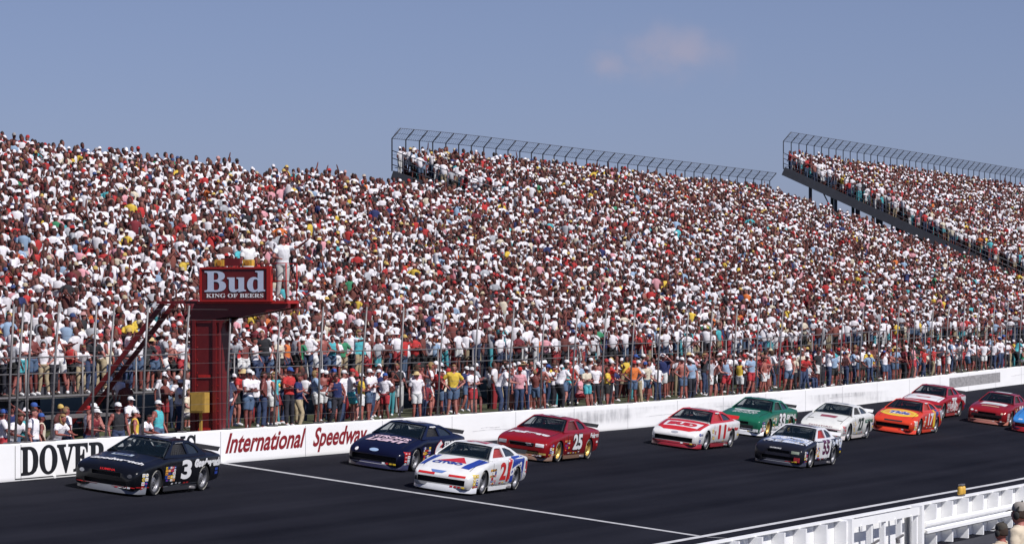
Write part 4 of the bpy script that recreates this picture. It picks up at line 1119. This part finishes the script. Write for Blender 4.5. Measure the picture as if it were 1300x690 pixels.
def stockcar(style, X, Y, yaw, label, pm, marks, rim=M_silver, net=(.012, .012, .014), spoil=BLK, dam=BLK, skirt=None, grille=None, roofc=None, frame=None, helmet=(.6, .6, .6), suit=(.4, .05, .05)):
    P = CARS[style]
    root = empty('stock_car', (X, Y, 0)); tag(root, label, 'race car', 'stock cars racing past the grandstand')
    K = 1.06
    n = Vector((-(gz(X + 1, Y) - gz(X - 1, Y)) / 2, -(gz(X, Y + .5) - gz(X, Y - .5)), 1)).normalized()
    f = Vector((-math.cos(yaw), -math.sin(yaw), 0)); f = (f - n * f.dot(n)).normalized(); l = n.cross(f)
    M3 = Matrix((f, l, n)).transposed()
    root.matrix_world = Matrix.Translation((X, Y, gz(X, Y) + .004)) @ M3.to_4x4() @ Matrix.Diagonal((1.03, .945, 1.0, 1))
    def inst(name, me, mt=None, color=None, parent=root):
        if mt is not None:
            me = me.copy()
            me.materials[0] = mt
        return mesh_obj(name, me, parent, color)
    body = inst('body', P.body, pm)
    inst('roof', P.roofm, roofc or pm); inst('window_frame', P.frame, frame or roofc or pm)
    inst('windshield', P.ws); inst('rear_window', P.rg); inst('quarter_window', P.qg)
    inst('window_net', P.net, C(net, .8)); inst('roll_cage', P.cage); inst('seat', P.seat)
    inst('spoiler', P.spoiler, C(spoil)); inst('air_dam', P.dam, C(dam)); inst('side_skirt', P.skirt, C(skirt or dam)); inst('exhaust_pipe', P.pipe)
    dm = P.driver.copy(); dm.materials[0] = C(helmet); dm.materials[2] = C(suit, .8)
    inst('driver', dm)
    for wx in (1.40, -1.40):
        for sy in (1, -1):
            w = mesh_obj('wheel', P.tyre, root); w.location = (wx, .80 * sy, .338)
            if sy < 0: w.rotation_euler = (0, 0, math.pi)
            mesh_obj('rim', P.rimmesh(rim), w)
    # panel gaps around doors, hood and deck lid
    seam = []
    for sd in ('left', 'right'):
        sg = -1 if sd == 'left' else 1
        for x in (.70, -.52): seam.append(('panel_gap', sd, rect(min(sg * x, sg * (x + .013)), max(sg * x, sg * (x + .013)), .22, .90), BLK, low))
        seam.append(('panel_gap', sd, rect(min(sg * .70, -sg * .52), max(sg * .70, -sg * .52), .215, .228), BLK, low))
    for y in (-.74, .725): seam.append(('panel_gap', 'hood', rect(y, y + .014, -2.12, -.92), BLK, hood_lim))
    for y in (-.66, .648): seam.append(('panel_gap', 'hood', rect(y, y + .014, 1.5, 2.3), BLK))
    rs = random.Random(int(X * 10)); small = []
    for sd in ('left', 'right'):
        sg = -1 if sd == 'left' else 1
        for k in range(5):
            x = -.42 + .24 * k + rs.uniform(-.03, .03); w_ = rs.uniform(.05, .09); z_ = rs.uniform(.245, .27)
            small.append(('sponsor_decals', sd, rect(sg * x - w_, sg * x + w_, z_, z_ + .035), rs.choice([WHT, RED, YEL, GRY]), low))
        for k in range(2):
            small.append(('sponsor_decals', sd, rect(sg * -2.12 - .10, sg * -2.12 + .10, .42 + .10 * k, .49 + .10 * k), rs.choice([WHT, RED, YEL, BLU]), low))
        small.append(('sponsor_decals', sd, rect(sg * -.2 - .22, sg * -.2 + .22, 1.225, 1.255), WHT if sd else WHT))
    for k in range(4): small.append(('sponsor_decals', 'front', rect(.30 + .12 * k, .39 + .12 * k, .19, .235), rs.choice([WHT, RED, YEL])))
    marks = list(marks) + small + seam
    # markings gathered by kind
    kinds = {}
    cnt = {}
    for mk in marks:
        kind, side, geo, col = mk[:4]; lim = mk[4] if len(mk) > 4 else None
        lay = cnt.get(kind, 0); cnt[kind] = lay + 1
        base = {'stripe': .003, 'hood_panel': .003, 'bumper_stripe': .003, 'pinstripe': .006, 'grille': .007, 'race_number': .012, 'lettering': .012, 'sponsor_decals': .009, 'emblem': .0065}.get(kind, .008)
        step = .0022 * (lay % 2) if kind == 'sponsor_decals' else .0014 * min(lay, 4)
        pts, faces = project(P, side, geo[0], geo[1], base + step, lim)
        if not faces: continue
        mats, mb = kinds.setdefault(kind, ([], MB()))
        mt = col if isinstance(col, bpy.types.Material) else C(col)
        if mt not in mats: mats.append(mt)
        mb.add(pts, faces, mats.index(mt), True)
    for kind, (mats, mb) in kinds.items():
        me = bpy.data.meshes.new(kind); me.from_pydata([tuple(v) for v in mb.v], [], mb.f)
        for mt in mats: me.materials.append(mt)
        me.polygons.foreach_set('material_index', mb.m); me.update()
        mesh_obj(kind, me, root)
    return root
def number(t, col, cx=.12, h=.50, w=None, z=.33, outline=None, rot=0, shear=0):
    w = {1: .60, 2: .84}[len(t)]; h = .50; out = []
    for side in ('left', 'right'):
        # u runs from nose to tail on the left side, tail to nose on the right one
        c = cx if side == 'left' else -cx
        if outline: out.append(('race_number', side, txt(t, c - w / 2 - .025, c + w / 2 + .025, z - .025, z + h + .025, shear, .10, rot), outline))
        out.append(('race_number', side, txt(t, c - w / 2, c + w / 2, z, z + h, shear, .04, rot), col))
    return out
def roofnum(t, col, w=.62, h=.70): return [('race_number', 'roof', txt(t, .36 - w / 2, .36 + w / 2, -h / 2, h / 2, 0, .05), col)]
def sponsors(seed, x0=.30, x1=.98, z0=.28, z1=.72, dens=1.0, pal=(WHT, RED, YEL, BLU, (.7, .3, .05), BLK)):
    r = random.Random(seed); out = []
    for side in ('left', 'right'):
        z = z0
        while z < z1 - .04:
            h = r.uniform(.045, .085); x = x0
            while x < x1 - .05:
                w = r.uniform(.08, .17); x2 = min(x + w, x1)
                # clear the wheel opening (front axle at 1.40, radius .42)
                if r.random() < dens and math.hypot(1.40 - x2, z + h / 2 - .345) > .43:
                    u0, u1 = (-x2, -x) if side == 'left' else (x, x2)
                    c = r.choice(pal)
                    out.append(('sponsor_decals', side, rect(u0, u1, z, z + h), c))
                    c2 = r.choice([p for p in pal if p != c])
                    out.append(('sponsor_decals', side, rect(u0 + w * .2, u1 - w * .2, z + h * .35, z + h * .6), c2))
                x = x2 + .012
            z += h + .014
    return out
def nose_decals(seed, pal=(WHT, WHT, YEL, RED, BLU), n=10):
    """small round and square stickers on the front corners ahead of the wheel"""
    r = random.Random(seed); out = []
    for side in ('left', 'right'):
        for i in range(2):
            for j in range(n // 2):
                x = 2.00 + i * .17; z = .23 + j * .105; h = .045
                if z > .62: continue
                sg = -1 if side == 'left' else 1; c = r.choice(pal)
                g = ellipse(sg * x, z, .075, .048, 12) if r.random() < .4 else rect(sg * x - .078, sg * x + .078, z - .044, z + .044)
                out.append(('sponsor_decals', side, g, c)); out.append(('sponsor_decals', side, rect(sg * x - .04, sg * x + .04, z - .012, z + .012), r.choice([p for p in pal if p != c] or [BLK])))
    return out
def both(kind, x0, x1, z0, z1, t, col, shear=0, bold=.03, rot=0):
    """lettering on both flanks between x0 (front) and x1 (rear)"""
    return [(kind, 'left', txt(t, -x0, -x1, z0, z1, shear, bold, rot), col), (kind, 'right', txt(t, x1, x0, z0, z1, shear, bold, -rot), col)]
def flank(pts, col, kind='stripe', lim=None):
    """polygon given as (x, z) on both flanks"""
    return [(kind, 'left', polyg([(-x, z) for x, z in pts]), col, lim), (kind, 'right', polyg([(x, z) for x, z in pts][::-1]), col, lim)]
low = lambda p: p.z < 1.0
def headlamps(z, col, y0=.50, y1=.80, h=.085): return [('headlight_cover', 'front', rect(y0, y1, z, z + h), col), ('headlight_cover', 'front', rect(-y1, -y0, z, z + h), col)]
def noise_paint(name, cols, scale, seed):
    m, nt, b, N, L = nodes(name)
    tc = N.new('ShaderNodeTexCoord'); mp = N.new('ShaderNodeMapping'); mp.inputs['Location'].default_value = (seed, 0, 0); mp.inputs['Scale'].default_value = (1, .45, 1)
    nz = N.new('ShaderNodeTexNoise'); nz.inputs['Scale'].default_value = scale; nz.inputs['Detail'].default_value = 2; nz.inputs['Distortion'].default_value = 1.2
    L.new(tc.outputs['Object'], mp.inputs[0]); L.new(mp.outputs[0], nz.inputs['Vector'])
    r = N.new('ShaderNodeValToRGB'); r.color_ramp.interpolation = 'CONSTANT'; e = r.color_ramp.elements
    e[0].position = 0; e[0].color = (*cols[0], 1); e[1].position = .45; e[1].color = (*cols[1], 1)
    for k, c in enumerate(cols[2:]): q = e.new(.53 + .06 * k); q.color = (*c, 1)
    L.new(nz.outputs['Fac'], r.inputs['Fac']); L.new(r.outputs[0], b.inputs['Base Color']); b.inputs['Roughness'].default_value = .35
    return m
hl = hood_lim
M3 = []
# ---- 3, black
M3 += [('lettering', 'hood', txt('Goodwrench', -.78, .78, -2.02, -1.84, .15, .05), WHT, hl), ('lettering', 'front', txt('LUMINA', -.18, .26, .575, .625, 0, .03), RED),
       ('hood_panel', 'hood', rect(-.52, .10, -1.34, -1.16), (.45, .52, .58), hl), ('lettering', 'hood', txt('GM', -.44, .02, -1.31, -1.19, 0, .05), (.08, .1, .2), hl)]
M3 += number('3', WHT, .26, .50, .33, .36) + roofnum('3', (.6, .6, .62)) + both('lettering', -.70, -2.32, .64, .86, 'Goodwrench', WHT, .1, .10)
M3 += flank([(2.44, .235), (.99, .20), (.99, .222), (2.44, .257)], RED, lim=low) + flank([(.98, .13), (-.98, .17), (-.98, .26), (.98, .22)], (.16, .17, .18)) + sponsors(3, .38, .98, .34, .74, .95)
M3 += nose_decals(5) + [('pinstripe', 'front', rect(-.86, .86, .215, .235), RED), ('headlight_cover', 'front', ellipse(-.70, .50, .07, .045), GRY), ('headlight_cover', 'front', ellipse(.70, .50, .07, .045), (.10, .10, .11))]
stockcar('box', 89.18, -2.2, R(.3), 'black stock car with white number 3 and Goodwrench lettering, leading the field', paint('black_paint_work', (.005, .0055, .008)), M3, rim=M_silver, dam=(.13, .135, .15), skirt=(.03, .03, .035))
# ---- 6, navy
m6 = [('lettering', 'hood', txt("STROH'S", -.62, .62, -1.42, -1.16, .25, .04), (.75, .55, .62), hl), ('lettering', 'hood', txt('LIGHT', -.66, .66, -1.80, -1.50, .25, .06), (.75, .55, .62), hl),
      ('badge', 'front', ellipse(-.05, .555, .15, .042), (.30, .42, .60)), ('headlight_cover', 'front', ellipse(-.62, .52, .055, .045), WHT),
      ('pinstripe', 'front', rect(-.80, .45, .165, .182), (.45, .45, .5))]
m6 += number('6', WHT, .26, .44, .30, .36, RED) + both('lettering', -.62, -1.7, .68, .84, "STROH'S", WHT, 0, .05) + roofnum('6', (.5, .5, .55)) + sponsors(6, .40, .98, .30, .74) + nose_decals(11, (WHT, WHT, WHT, (.5, .55, .6), RED), 10)
stockcar('slope', 106.45, -2.45, R(-.5), 'dark navy stock car with white number 6, close beside the speedway wall', paint('navy_paint_work', (.004, .005, .022)), m6, rim=M_silver, dam=(.02, .02, .05))
# ---- 21, white red blue
m21 = [('stripe', 'hood', polyg([(-.84, -.96), (-.60, -.96), (-.74, -2.0), (-.90, -2.0)]), BLU, hl), ('stripe', 'hood', polyg([(.56, -.96), (.88, -.96), (.66, -2.02), (.40, -2.02)]), BLU, hl),
       ('emblem', 'hood', polyg([(-.52, -1.60), (.40, -1.60), (.12, -1.06)]), RED, hl), ('lettering', 'hood', txt('CITGO', -.60, .34, -1.86, -1.64, .1, .06), BLU, hl),
       ('badge', 'front', polyg([(-.40, .60), (.10, .60), (.0, .535), (-.30, .535)]), (.12, .2, .45))]
m21 += headlamps(.475, RED, .22, .74, .055)
m21 += [('grille', 'front', rect(-.84, .66, .265, .385), BLK)] + number('21', RED, .30, .46, .42, .36)
m21 += flank([(-.72, .93), (-.92, .93), (-.62, .30), (-.42, .30)], RED) + flank([(-1.0, .98), (-2.0, .98), (-1.82, .25), (-.72, .25)], BLU) + both('lettering', -.74, -1.70, .42, .62, 'CITGO', WHT, .2, .08, .22)
m21 += flank([(-2.12, .82), (-2.30, .82), (-2.32, .45), (-2.14, .45)], RED) + sponsors(21, .44, .99, .26, .74, .9) + nose_decals(4, (WHT, RED, YEL, BLU)) + [('race_number', 'roof', txt('21', .08, .66, -.34, .34, 0, .05), RED)]
stockcar('slope', 102.45, -6.0, R(1.6), 'white stock car with red number 21 and CITGO triangle, crossing just beyond the finish line', paint('white_paint_work', (.78, .78, .77)), m21, rim=M_silver, net=(.30, .03, .03), dam=(.55, .56, .58), skirt=WHT)
# ---- 25, red
m25 = [('lettering', 'hood', txt('Folgers', -.76, .70, -2.02, -1.66, .12, .09), WHT, hl), ('grille', 'front', rect(-.46, .46, .475, .575), BLK), ('headlight_cover', 'front', rect(.50, .80, .48, .58), WHT), ('headlight_cover', 'front', rect(-.82, -.54, .48, .58), (.3, .3, .32)),
       ('pinstripe', 'front', rect(-.88, .88, .24, .30), (.45, .33, .10)), ('badge', 'front', rect(.14, .34, .485, .565), WHT)]
m25 += number('25', WHT, .22, .44, .56, .36, BLK) + roofnum('25', WHT, .7, .62) + both('lettering', -1.35, -2.22, .66, .86, 'Folgers', WHT, .1, .05) + sponsors(25, .50, .98, .34, .74, .8, (YEL, WHT, RED, (.7, .3, .05), BLU)) + nose_decals(2)
m25 += flank([(2.30, .245), (.98, .21), (.98, .25), (2.3, .285)], GOLD, lim=low)
stockcar('box', 117.1, -3.15, R(-.3), 'red stock car with white number 25, Folgers hood and gold wheels', paint('red_paint_work', (.26, .008, .011)), m25, rim=M_gold, net=(.10, .02, .02), dam=(.20, .12, .08))
# ---- 11, red over white
m11 = [('hood_panel', 'hood', polyg([(-.86, -1.0), (.86, -1.0), (.84, -2.0), (.5, -2.28), (-.5, -2.28), (-.84, -2.0)]), RED, hl), ('hood_panel', 'hood', polyg([(-.70, -1.30), (.72, -1.30), (.68, -1.92), (-.66, -1.92)]), WHT, hl),
       ('lettering', 'hood', txt('BUD', -.56, .56, -1.84, -1.40, 0, .10), RED, hl), ('grille', 'front', rect(-.74, -.36, .34, .41), BLK), ('grille', 'front', rect(.36, .74, .34, .41), BLK), ('badge', 'front', ellipse(0, .555, .14, .035), (.35, .36, .4)), ('pinstripe', 'front', rect(-.86, .86, .17, .235), (.28, .02, .03))]
m11 += number('11', RED, .20, .46, .36, .36) + roofnum('11', WHT) + both('lettering', -.80, -2.1, .62, .76, 'Budweiser', RED, .2, .04) + flank([(1.0, .135), (-1.0, .165), (-1.0, .27), (1.0, .24)], (.28, .02, .03)) + sponsors(111, .50, .96, .36, .72, .7, (WHT, YEL, RED, (.5, .5, .5))) + nose_decals(8, (WHT, GRY, BLU))
M_redtop = paint('bright_red_paint_work', (.52, .022, .020))
stockcar('slope', 131.5, -3.65, R(-.6), 'white and red stock car with red number 11 and red roof', paint('white_paint_work', (.78, .77, .76)), m11, net=(.35, .03, .03), dam=(.28, .02, .03), roofc=M_redtop, spoil=RED)
# ---- 33, green
GRN = (.012, .13, .07)
m33 = [('emblem', 'hood', polyg([(-.62, -1.15), (-.20, -1.22), (.10, -1.20), (.40, -1.10), (.44, -1.18), (.1, -1.32), (-.3, -1.32), (-.62, -1.28)]), WHT, hl), ('lettering', 'hood', txt('SKOAL', -.52, .50, -1.68, -1.44, .15, .05), WHT, hl),
       ('lettering', 'hood', txt('BANDIT', -.50, .48, -1.92, -1.78, .15, .03), (.6, .65, .62), hl), ('bumper_stripe', 'front', rect(-.90, .90, .12, .30), WHT), ('stripe', 'front', rect(-.86, -.10, .565, .60), RED), ('grille', 'front', rect(-.64, .64, .34, .43), BLK)]
m33 += number('33', WHT, .22, .44, .54, .36, BLK) + roofnum('33', WHT) + flank([(2.40, .16), (-2.40, .16), (-2.4, .42), (2.35, .36)], WHT, lim=low) + sponsors(33, .50, .98, .34, .74, .8, (WHT, (.6, .3, .3), GRN, YEL)) + nose_decals(9) + both('lettering', -.75, -2.1, .60, .80, 'SKOAL', WHT, .1, .05)
stockcar('box', 142.35, -2.75, R(-.4), 'green and white stock car partly hidden behind red-roofed number 11 car', paint('green_paint_work', GRN), m33, rim=M_gold, dam=WHT, net=(.01, .02, .02))
# ---- 55, black and white splash
M_splash = noise_paint('splash_paint', [BLK, WHT, (.30, .42, .68), WHT], 5.5, 3)
m55 = [('hood_panel', 'hood', polyg([(-.80, -.96), (.82, -.96), (.86, -1.95), (-.80, -2.05)]), M_splash, hl), ('lettering', 'hood', txt('CROWN', -.60, .62, -1.72, -1.36, .1, .06), (.35, .45, .70), hl),
       ('lettering', 'front', txt('OLDSMOBILE', -.34, .10, .585, .62, 0, .02), WHT), ('headlight_cover', 'front', rect(.50, .80, .47, .56), (.35, .4, .3)), ('pinstripe', 'front', rect(-.7, .6, .15, .165), GRY), ('grille', 'front', rect(-.50, .46, .35, .45), (.02, .02, .03)),
       ('stripe', 'front', rect(.62, .84, .14, .36), (.40, .03, .04))]
m55 += [('stripe', 'left', polyg([(-.98, .30), (.75, .30), (.9, .92), (-.98, .92)]), WHT, low), ('stripe', 'right', polyg([(-.75, .30), (.98, .30), (.98, .92), (-.9, .92)]), WHT, low)]
m55 += flank([(-.98, .90), (-2.36, .92), (-2.34, .60), (-1.90, .62), (-1.4, .78), (-.98, .62)], M_splash, lim=low) + number('55', (.10, .02, .06), .25, .42, .52, .42) + sponsors(55, .52, .98, .30, .72, .7, (RED, YEL, BLU, WHT, (.7, .3, .05))) + nose_decals(12) + [('stripe', 'roof', rect(.05, .16, -.5, .5), BLK), ('stripe', 'roof', rect(.30, .42, -.5, .5), (.25, .3, .5)), ('stripe', 'roof', rect(.58, .66, -.5, .5), BLK), ('race_number', 'roof', txt('55', .1, .64, -.3, .3, 0, .05), (.12, .03, .08))]
stockcar('box', 130.15, -7.85, R(-.5), 'black-nosed white stock car with dark number 55 and speckled hood, lowest on the track', paint('black_paint_work', (.014, .014, .02)), m55, net=(.30, .02, .02), dam=(.03, .03, .04), roofc=paint('white_roof_paint', (.74, .74, .76)), spoil=WHT)
# ---- 27, white
m27 = [('hood_panel', 'hood', polyg([(-.36, -1.22), (.36, -1.22), (.30, -1.55), (-.34, -1.55)]), (.28, .05, .06), hl), ('vent', 'hood', rect(-.74, -.50, -1.86, -1.80), BLK, hl), ('vent', 'hood', rect(.50, .74, -1.86, -1.80), BLK, hl),
       ('grille', 'front', rect(-.70, .70, .27, .40), (.10, .03, .03)), ('lettering', 'front', txt('PONTIAC', -.5, .5, .505, .54, 0, .02), (.3, .12, .14)), ('pinstripe', 'front', rect(-.86, .86, .43, .45), (.45, .2, .22))]
m27 += number('27', (.03, .05, .04), .20, .46, .52, .36) + roofnum('27', (.35, .35, .36)) + sponsors(27, .52, .98, .34, .72, .8, (WHT, (.6, .35, .3), YEL, (.4, .4, .4))) + nose_decals(14, (WHT, GRY, RED)) + both('lettering', -.8, -2.1, .64, .78, 'KODIAK', (.02, .16, .09), .1, .04)
stockcar('slope', 146.25, -4.85, R(.5), 'white stock car with black number 27 and brown hood square', paint('white_paint_work', (.76, .76, .72)), m27, net=(.02, .02, .02), dam=(.60, .55, .52), spoil=WHT)
# ---- 17, orange-red
ORG = (.68, .055, .02)
m17 = [('emblem', 'hood', ellipse(0, -1.56, .84, .50, 40), YEL, hl), ('emblem', 'hood', ellipse(0, -1.55, .66, .34, 36), (.78, .35, .04), hl), ('lettering', 'hood', txt('Tide', -.46, .50, -1.80, -1.36, .2, .14), WHT, hl), ('lettering', 'hood', txt('Tide', -.43, .47, -1.77, -1.39, .2, .05), BLU, hl),
       ('grille', 'front', rect(-.40, .40, .50, .555), BLK), ('grille', 'front', rect(-.66, .66, .30, .345), BLK)]
m17 += number('17', WHT, .22, .44, .48, .36) + roofnum('17', WHT) + flank([(-.62, 1.0), (-.92, 1.0), (-1.02, .25), (-.72, .25)], YEL) + flank([(-1.02, .98), (-1.42, .98), (-1.55, .25), (-1.02, .25)], (.03, .05, .20)) + flank([(-1.6, .92), (-2.3, .93), (-2.3, .42), (-1.95, .60), (-1.8, .74)], (.45, .48, .5), lim=low)
m17 += sponsors(17, .46, .96, .34, .74, .7, (WHT, ORG, (.8, .6, .5), YEL)) + nose_decals(17, (WHT, WHT, YEL))
stockcar('slope', 155.4, -5.4, R(.2), 'orange-red stock car with yellow bullseye hood and white number 17', paint('orange_paint_work', ORG), m17, dam=ORG, skirt=ORG, net=(.25, .03, .02))
# ---- red and white, by the wall
m7 = [('hood_panel', 'hood', polyg([(-.84, -1.02), (.82, -1.02), (.86, -2.1), (-.84, -2.15)]), WHT, hl), ('emblem', 'hood', ellipse(-.05, -1.62, .36, .17), RED, hl), ('emblem', 'hood', ellipse(-.05, -1.62, .20, .09), WHT, hl), ('lettering', 'hood', txt('Tru Value', -.6, .6, -1.28, -1.14, 0, .03), RED, hl),
      ('grille', 'front', rect(-.70, .60, .42, .52), (.14, .02, .02)), ('pinstripe', 'front', rect(-.86, .86, .13, .22), WHT)]
m7[3] = ('lettering', 'hood', txt('RACING', -.6, .6, -1.28, -1.14, 0, .03), RED, hl)
m7 = [q for i, q in enumerate(m7) if i != 3]
m7 += flank([(-1.2, .94), (-2.36, .96), (-2.36, .50), (-1.9, .70), (-1.4, .78)], (.66, .67, .70), lim=low) + number('75', WHT, .18, .40, .42, .38) + roofnum('75', WHT) + sponsors(75, .40, .98, .24, .76, .95, (WHT, RED, (.5, .5, .5), (.25, .03, .04))) + nose_decals(75, (WHT, RED))
m7 += flank([(.45, .62), (-.9, .62), (-.9, .30), (.45, .30)], noise_paint('fleck_paint', [(.35, .02, .03), WHT, (.35, .02, .03), WHT], 7, 1), lim=low)[:1]
stockcar('box', 168.1, -3.35, R(-1), 'red stock car with white hood and red circle, nearest the wall at the back', paint('crimson_paint_work', (.36, .014, .02)), m7, dam=(.30, .03, .03), net=(.02, .02, .02))
# ---- red with white hood patch
m8 = [('hood_panel', 'hood', polyg([(-.55, -1.10), (.62, -1.10), (.60, -1.62), (-.62, -1.62)]), WHT, hl), ('hood_panel', 'hood', polyg([(-.36, -1.26), (.42, -1.26), (.40, -1.48), (-.40, -1.48)]), (.55, .65, .63), hl), ('lettering', 'hood', txt('SUNOCO', -.45, .45, -2.05, -1.90, 0, .04), (.55, .40, .2), hl),
      ('pinstripe', 'front', rect(-.88, .88, .16, .22), (.55, .25, .18)), ('grille', 'front', rect(-.72, .72, .33, .47), (.02, .01, .01)), ('headlight_cover', 'front', ellipse(.72, .55, .06, .04), (.7, .5, .35))]
m8 += number('28', WHT, .2, .44, .52, .36) + [('race_number', 'roof', rect(.10, .62, -.38, .38), WHT)] + sponsors(28, .45, .98, .3, .74) + nose_decals(28, (WHT, WHT, (.7, .5, .5))) + [('sponsor_decals', 'front', ellipse(-.72, .585, .07, .035), WHT), ('sponsor_decals', 'front', ellipse(-.52, .555, .06, .03), (.6, .4, .4))]
m8 = [q for q in m8 if not (q[0] == 'lettering')] + [('emblem', 'hood', rect(-.42, .42, -2.02, -1.94), (.6, .45, .25), hl)]
stockcar('box', 169.15, -6.15, R(0), 'dark red stock car with white hood patch, near the right photo edge', paint('dark_red_paint_work', (.27, .012, .016)), m8, dam=(.42, .16, .12), net=(.02, .02, .02))
# ---- blue and red, cropped
m43 = [('stripe', 'front', rect(-.9, .9, .12, .42), (.50, .02, .02)), ('emblem', 'hood', ellipse(0, -1.5, .45, .26), RED, hl), ('lettering', 'hood', txt('STP', -.32, .32, -1.6, -1.4, .2, .05), WHT, hl), ('lettering', 'front', txt('STP', -.62, -.42, .53, .58, .2, .05), WHT)]
m43 += flank([(2.45, .14), (-2.42, .14), (-2.42, .40), (2.45, .40)], (.50, .02, .02), lim=low) + number('43', WHT, .2, .44, .52, .40, RED)
stockcar('slope', 167.2, -8.55, R(0), 'sky blue over red stock car cut off by the right photo edge', paint('sky_blue_paint_work', (.05, .24, .60)), m43, dam=(.45, .02, .02))


# ------------------------------------------------------------------ light, sky, camera
EL = 47; AZ = (-.38, -.92)
to_sun = Vector((AZ[0], AZ[1], 0)).normalized() * math.cos(R(EL)) + Vector((0, 0, math.sin(R(EL))))
sl = bpy.data.lights.new('sun', 'SUN'); sl.energy = 5.0; sl.angle = R(.5); sl.color = (1, .965, .94)
so = bpy.data.objects.new('sun', sl); COL.objects.link(so); so.rotation_euler = to_sun.to_track_quat('Z', 'Y').to_euler(); so.location = (60, -60, 80)
w = bpy.data.worlds.new('World'); scene.world = w; w.use_nodes = True
N = w.node_tree.nodes; L = w.node_tree.links; bg = N['Background']
sky = N.new('ShaderNodeTexSky'); sky.sky_type = 'NISHITA'; sky.sun_disc = False
sky.sun_elevation = R(EL); sky.sun_rotation = math.atan2(to_sun.x, to_sun.y)
sky.air_density = 1.0; sky.dust_density = .4; sky.ozone_density = 2.5
tint = N.new('ShaderNodeMix'); tint.data_type = 'RGBA'; tint.blend_type = 'MULTIPLY'; tint.inputs['Factor'].default_value = 1
tc = N.new('ShaderNodeTexCoord'); sx = N.new('ShaderNodeSeparateXYZ'); L.new(tc.outputs['Generated'], sx.inputs[0])
gr = N.new('ShaderNodeMapRange'); gr.inputs['From Min'].default_value = .035; gr.inputs['From Max'].default_value = .085; L.new(sx.outputs['Z'], gr.inputs['Value'])
hz = N.new('ShaderNodeMix'); hz.data_type = 'RGBA'; hz.inputs['A'].default_value = (.61, .665, 1.11, 1); hz.inputs['B'].default_value = (.655, .645, .955, 1)
L.new(gr.outputs[0], hz.inputs['Factor'])
g3 = N.new('ShaderNodeMapRange'); g3.inputs['From Min'].default_value = .09; g3.inputs['From Max'].default_value = .35; L.new(sx.outputs['Z'], g3.inputs['Value'])
h2 = N.new('ShaderNodeMix'); h2.data_type = 'RGBA'; h2.inputs['B'].default_value = (.50, .50, .78, 1)
L.new(g3.outputs[0], h2.inputs['Factor']); L.new(hz.outputs['Result'], h2.inputs['A']); L.new(h2.outputs['Result'], tint.inputs['B'])
L.new(sky.outputs['Color'], tint.inputs['A'])
# one faint warm cloud, fixed in the sky by direction
tc = N.new('ShaderNodeTexCoord')
def cloud_mask(direction, size, seed, lo, hi):
    vd = N.new('ShaderNodeVectorMath'); vd.operation = 'SUBTRACT'; vd.inputs[1].default_value = direction; L.new(tc.outputs['Generated'], vd.inputs[0])
    mp = N.new('ShaderNodeVectorMath'); mp.operation = 'MULTIPLY'; mp.inputs[1].default_value = (1 / size, 1 / size, 2.0 / size); L.new(vd.outputs[0], mp.inputs[0])
    ln = N.new('ShaderNodeVectorMath'); ln.operation = 'LENGTH'; L.new(mp.outputs[0], ln.inputs[0])
    fo = N.new('ShaderNodeMapRange'); fo.interpolation_type = 'SMOOTHSTEP'; fo.inputs['From Min'].default_value = 1; fo.inputs['From Max'].default_value = 0; L.new(ln.outputs['Value'], fo.inputs['Value'])
    nz = N.new('ShaderNodeTexNoise'); nz.inputs['Scale'].default_value = 95; nz.inputs['Detail'].default_value = 5; nz.noise_dimensions = '4D'; nz.inputs['W'].default_value = seed; L.new(tc.outputs['Generated'], nz.inputs['Vector'])
    ad = N.new('ShaderNodeMath'); ad.operation = 'MULTIPLY_ADD'; L.new(fo.outputs[0], ad.inputs[0]); ad.inputs[1].default_value = .38; L.new(nz.outputs['Fac'], ad.inputs[2])
    r = N.new('ShaderNodeMapRange'); r.interpolation_type = 'SMOOTHSTEP'; r.inputs['From Min'].default_value = lo; r.inputs['From Max'].default_value = hi; L.new(ad.outputs[0], r.inputs['Value'])
    g2 = N.new('ShaderNodeMath'); g2.operation = 'MULTIPLY'; L.new(r.outputs[0], g2.inputs[0]); L.new(fo.outputs[0], g2.inputs[1])
    return g2.outputs[0]
def sky_dir(a_deg, el):   # heading measured from +X
    return (math.cos(R(a_deg)) * math.cos(el), math.sin(R(a_deg)) * math.cos(el), math.sin(el))
ma = cloud_mask(sky_dir(17.65, .0690), .026, 3.0, .48, .95); mb = cloud_mask(sky_dir(18.6, .0655), .022, 8.0, .66, 1.15)
mx_ = N.new('ShaderNodeMath'); mx_.operation = 'MAXIMUM'; L.new(ma, mx_.inputs[0]); L.new(mb, mx_.inputs[1]); m1 = mx_.outputs[0]
cm = N.new('ShaderNodeMix'); cm.data_type = 'RGBA'; cm.inputs['B'].default_value = (5.3, 4.95, 6.3, 1)
k_ = N.new('ShaderNodeMath'); k_.operation = 'MULTIPLY'; k_.inputs[1].default_value = .62; L.new(m1, k_.inputs[0]); L.new(k_.outputs[0], cm.inputs['Factor'])
L.new(tint.outputs['Result'], cm.inputs['A']); L.new(cm.outputs['Result'], bg.inputs['Color'])
bg.inputs['Strength'].default_value = .076

cd = bpy.data.cameras.new('camera'); cd.sensor_width = 36; cd.lens = 135; cd.clip_start = 1; cd.clip_end = 8000
cd.shift_y = 60 / 1300
co = bpy.data.objects.new('camera', cd); COL.objects.link(co)
fw = Vector((math.cos(R(20.06)), math.sin(R(20.06)), 0))
co.location = CAMP; co.rotation_euler = fw.to_track_quat('-Z', 'Y').to_euler()
scene.camera = co
scene.view_settings.view_transform = 'Standard'; scene.view_settings.look = 'None'; scene.view_settings.exposure = 0
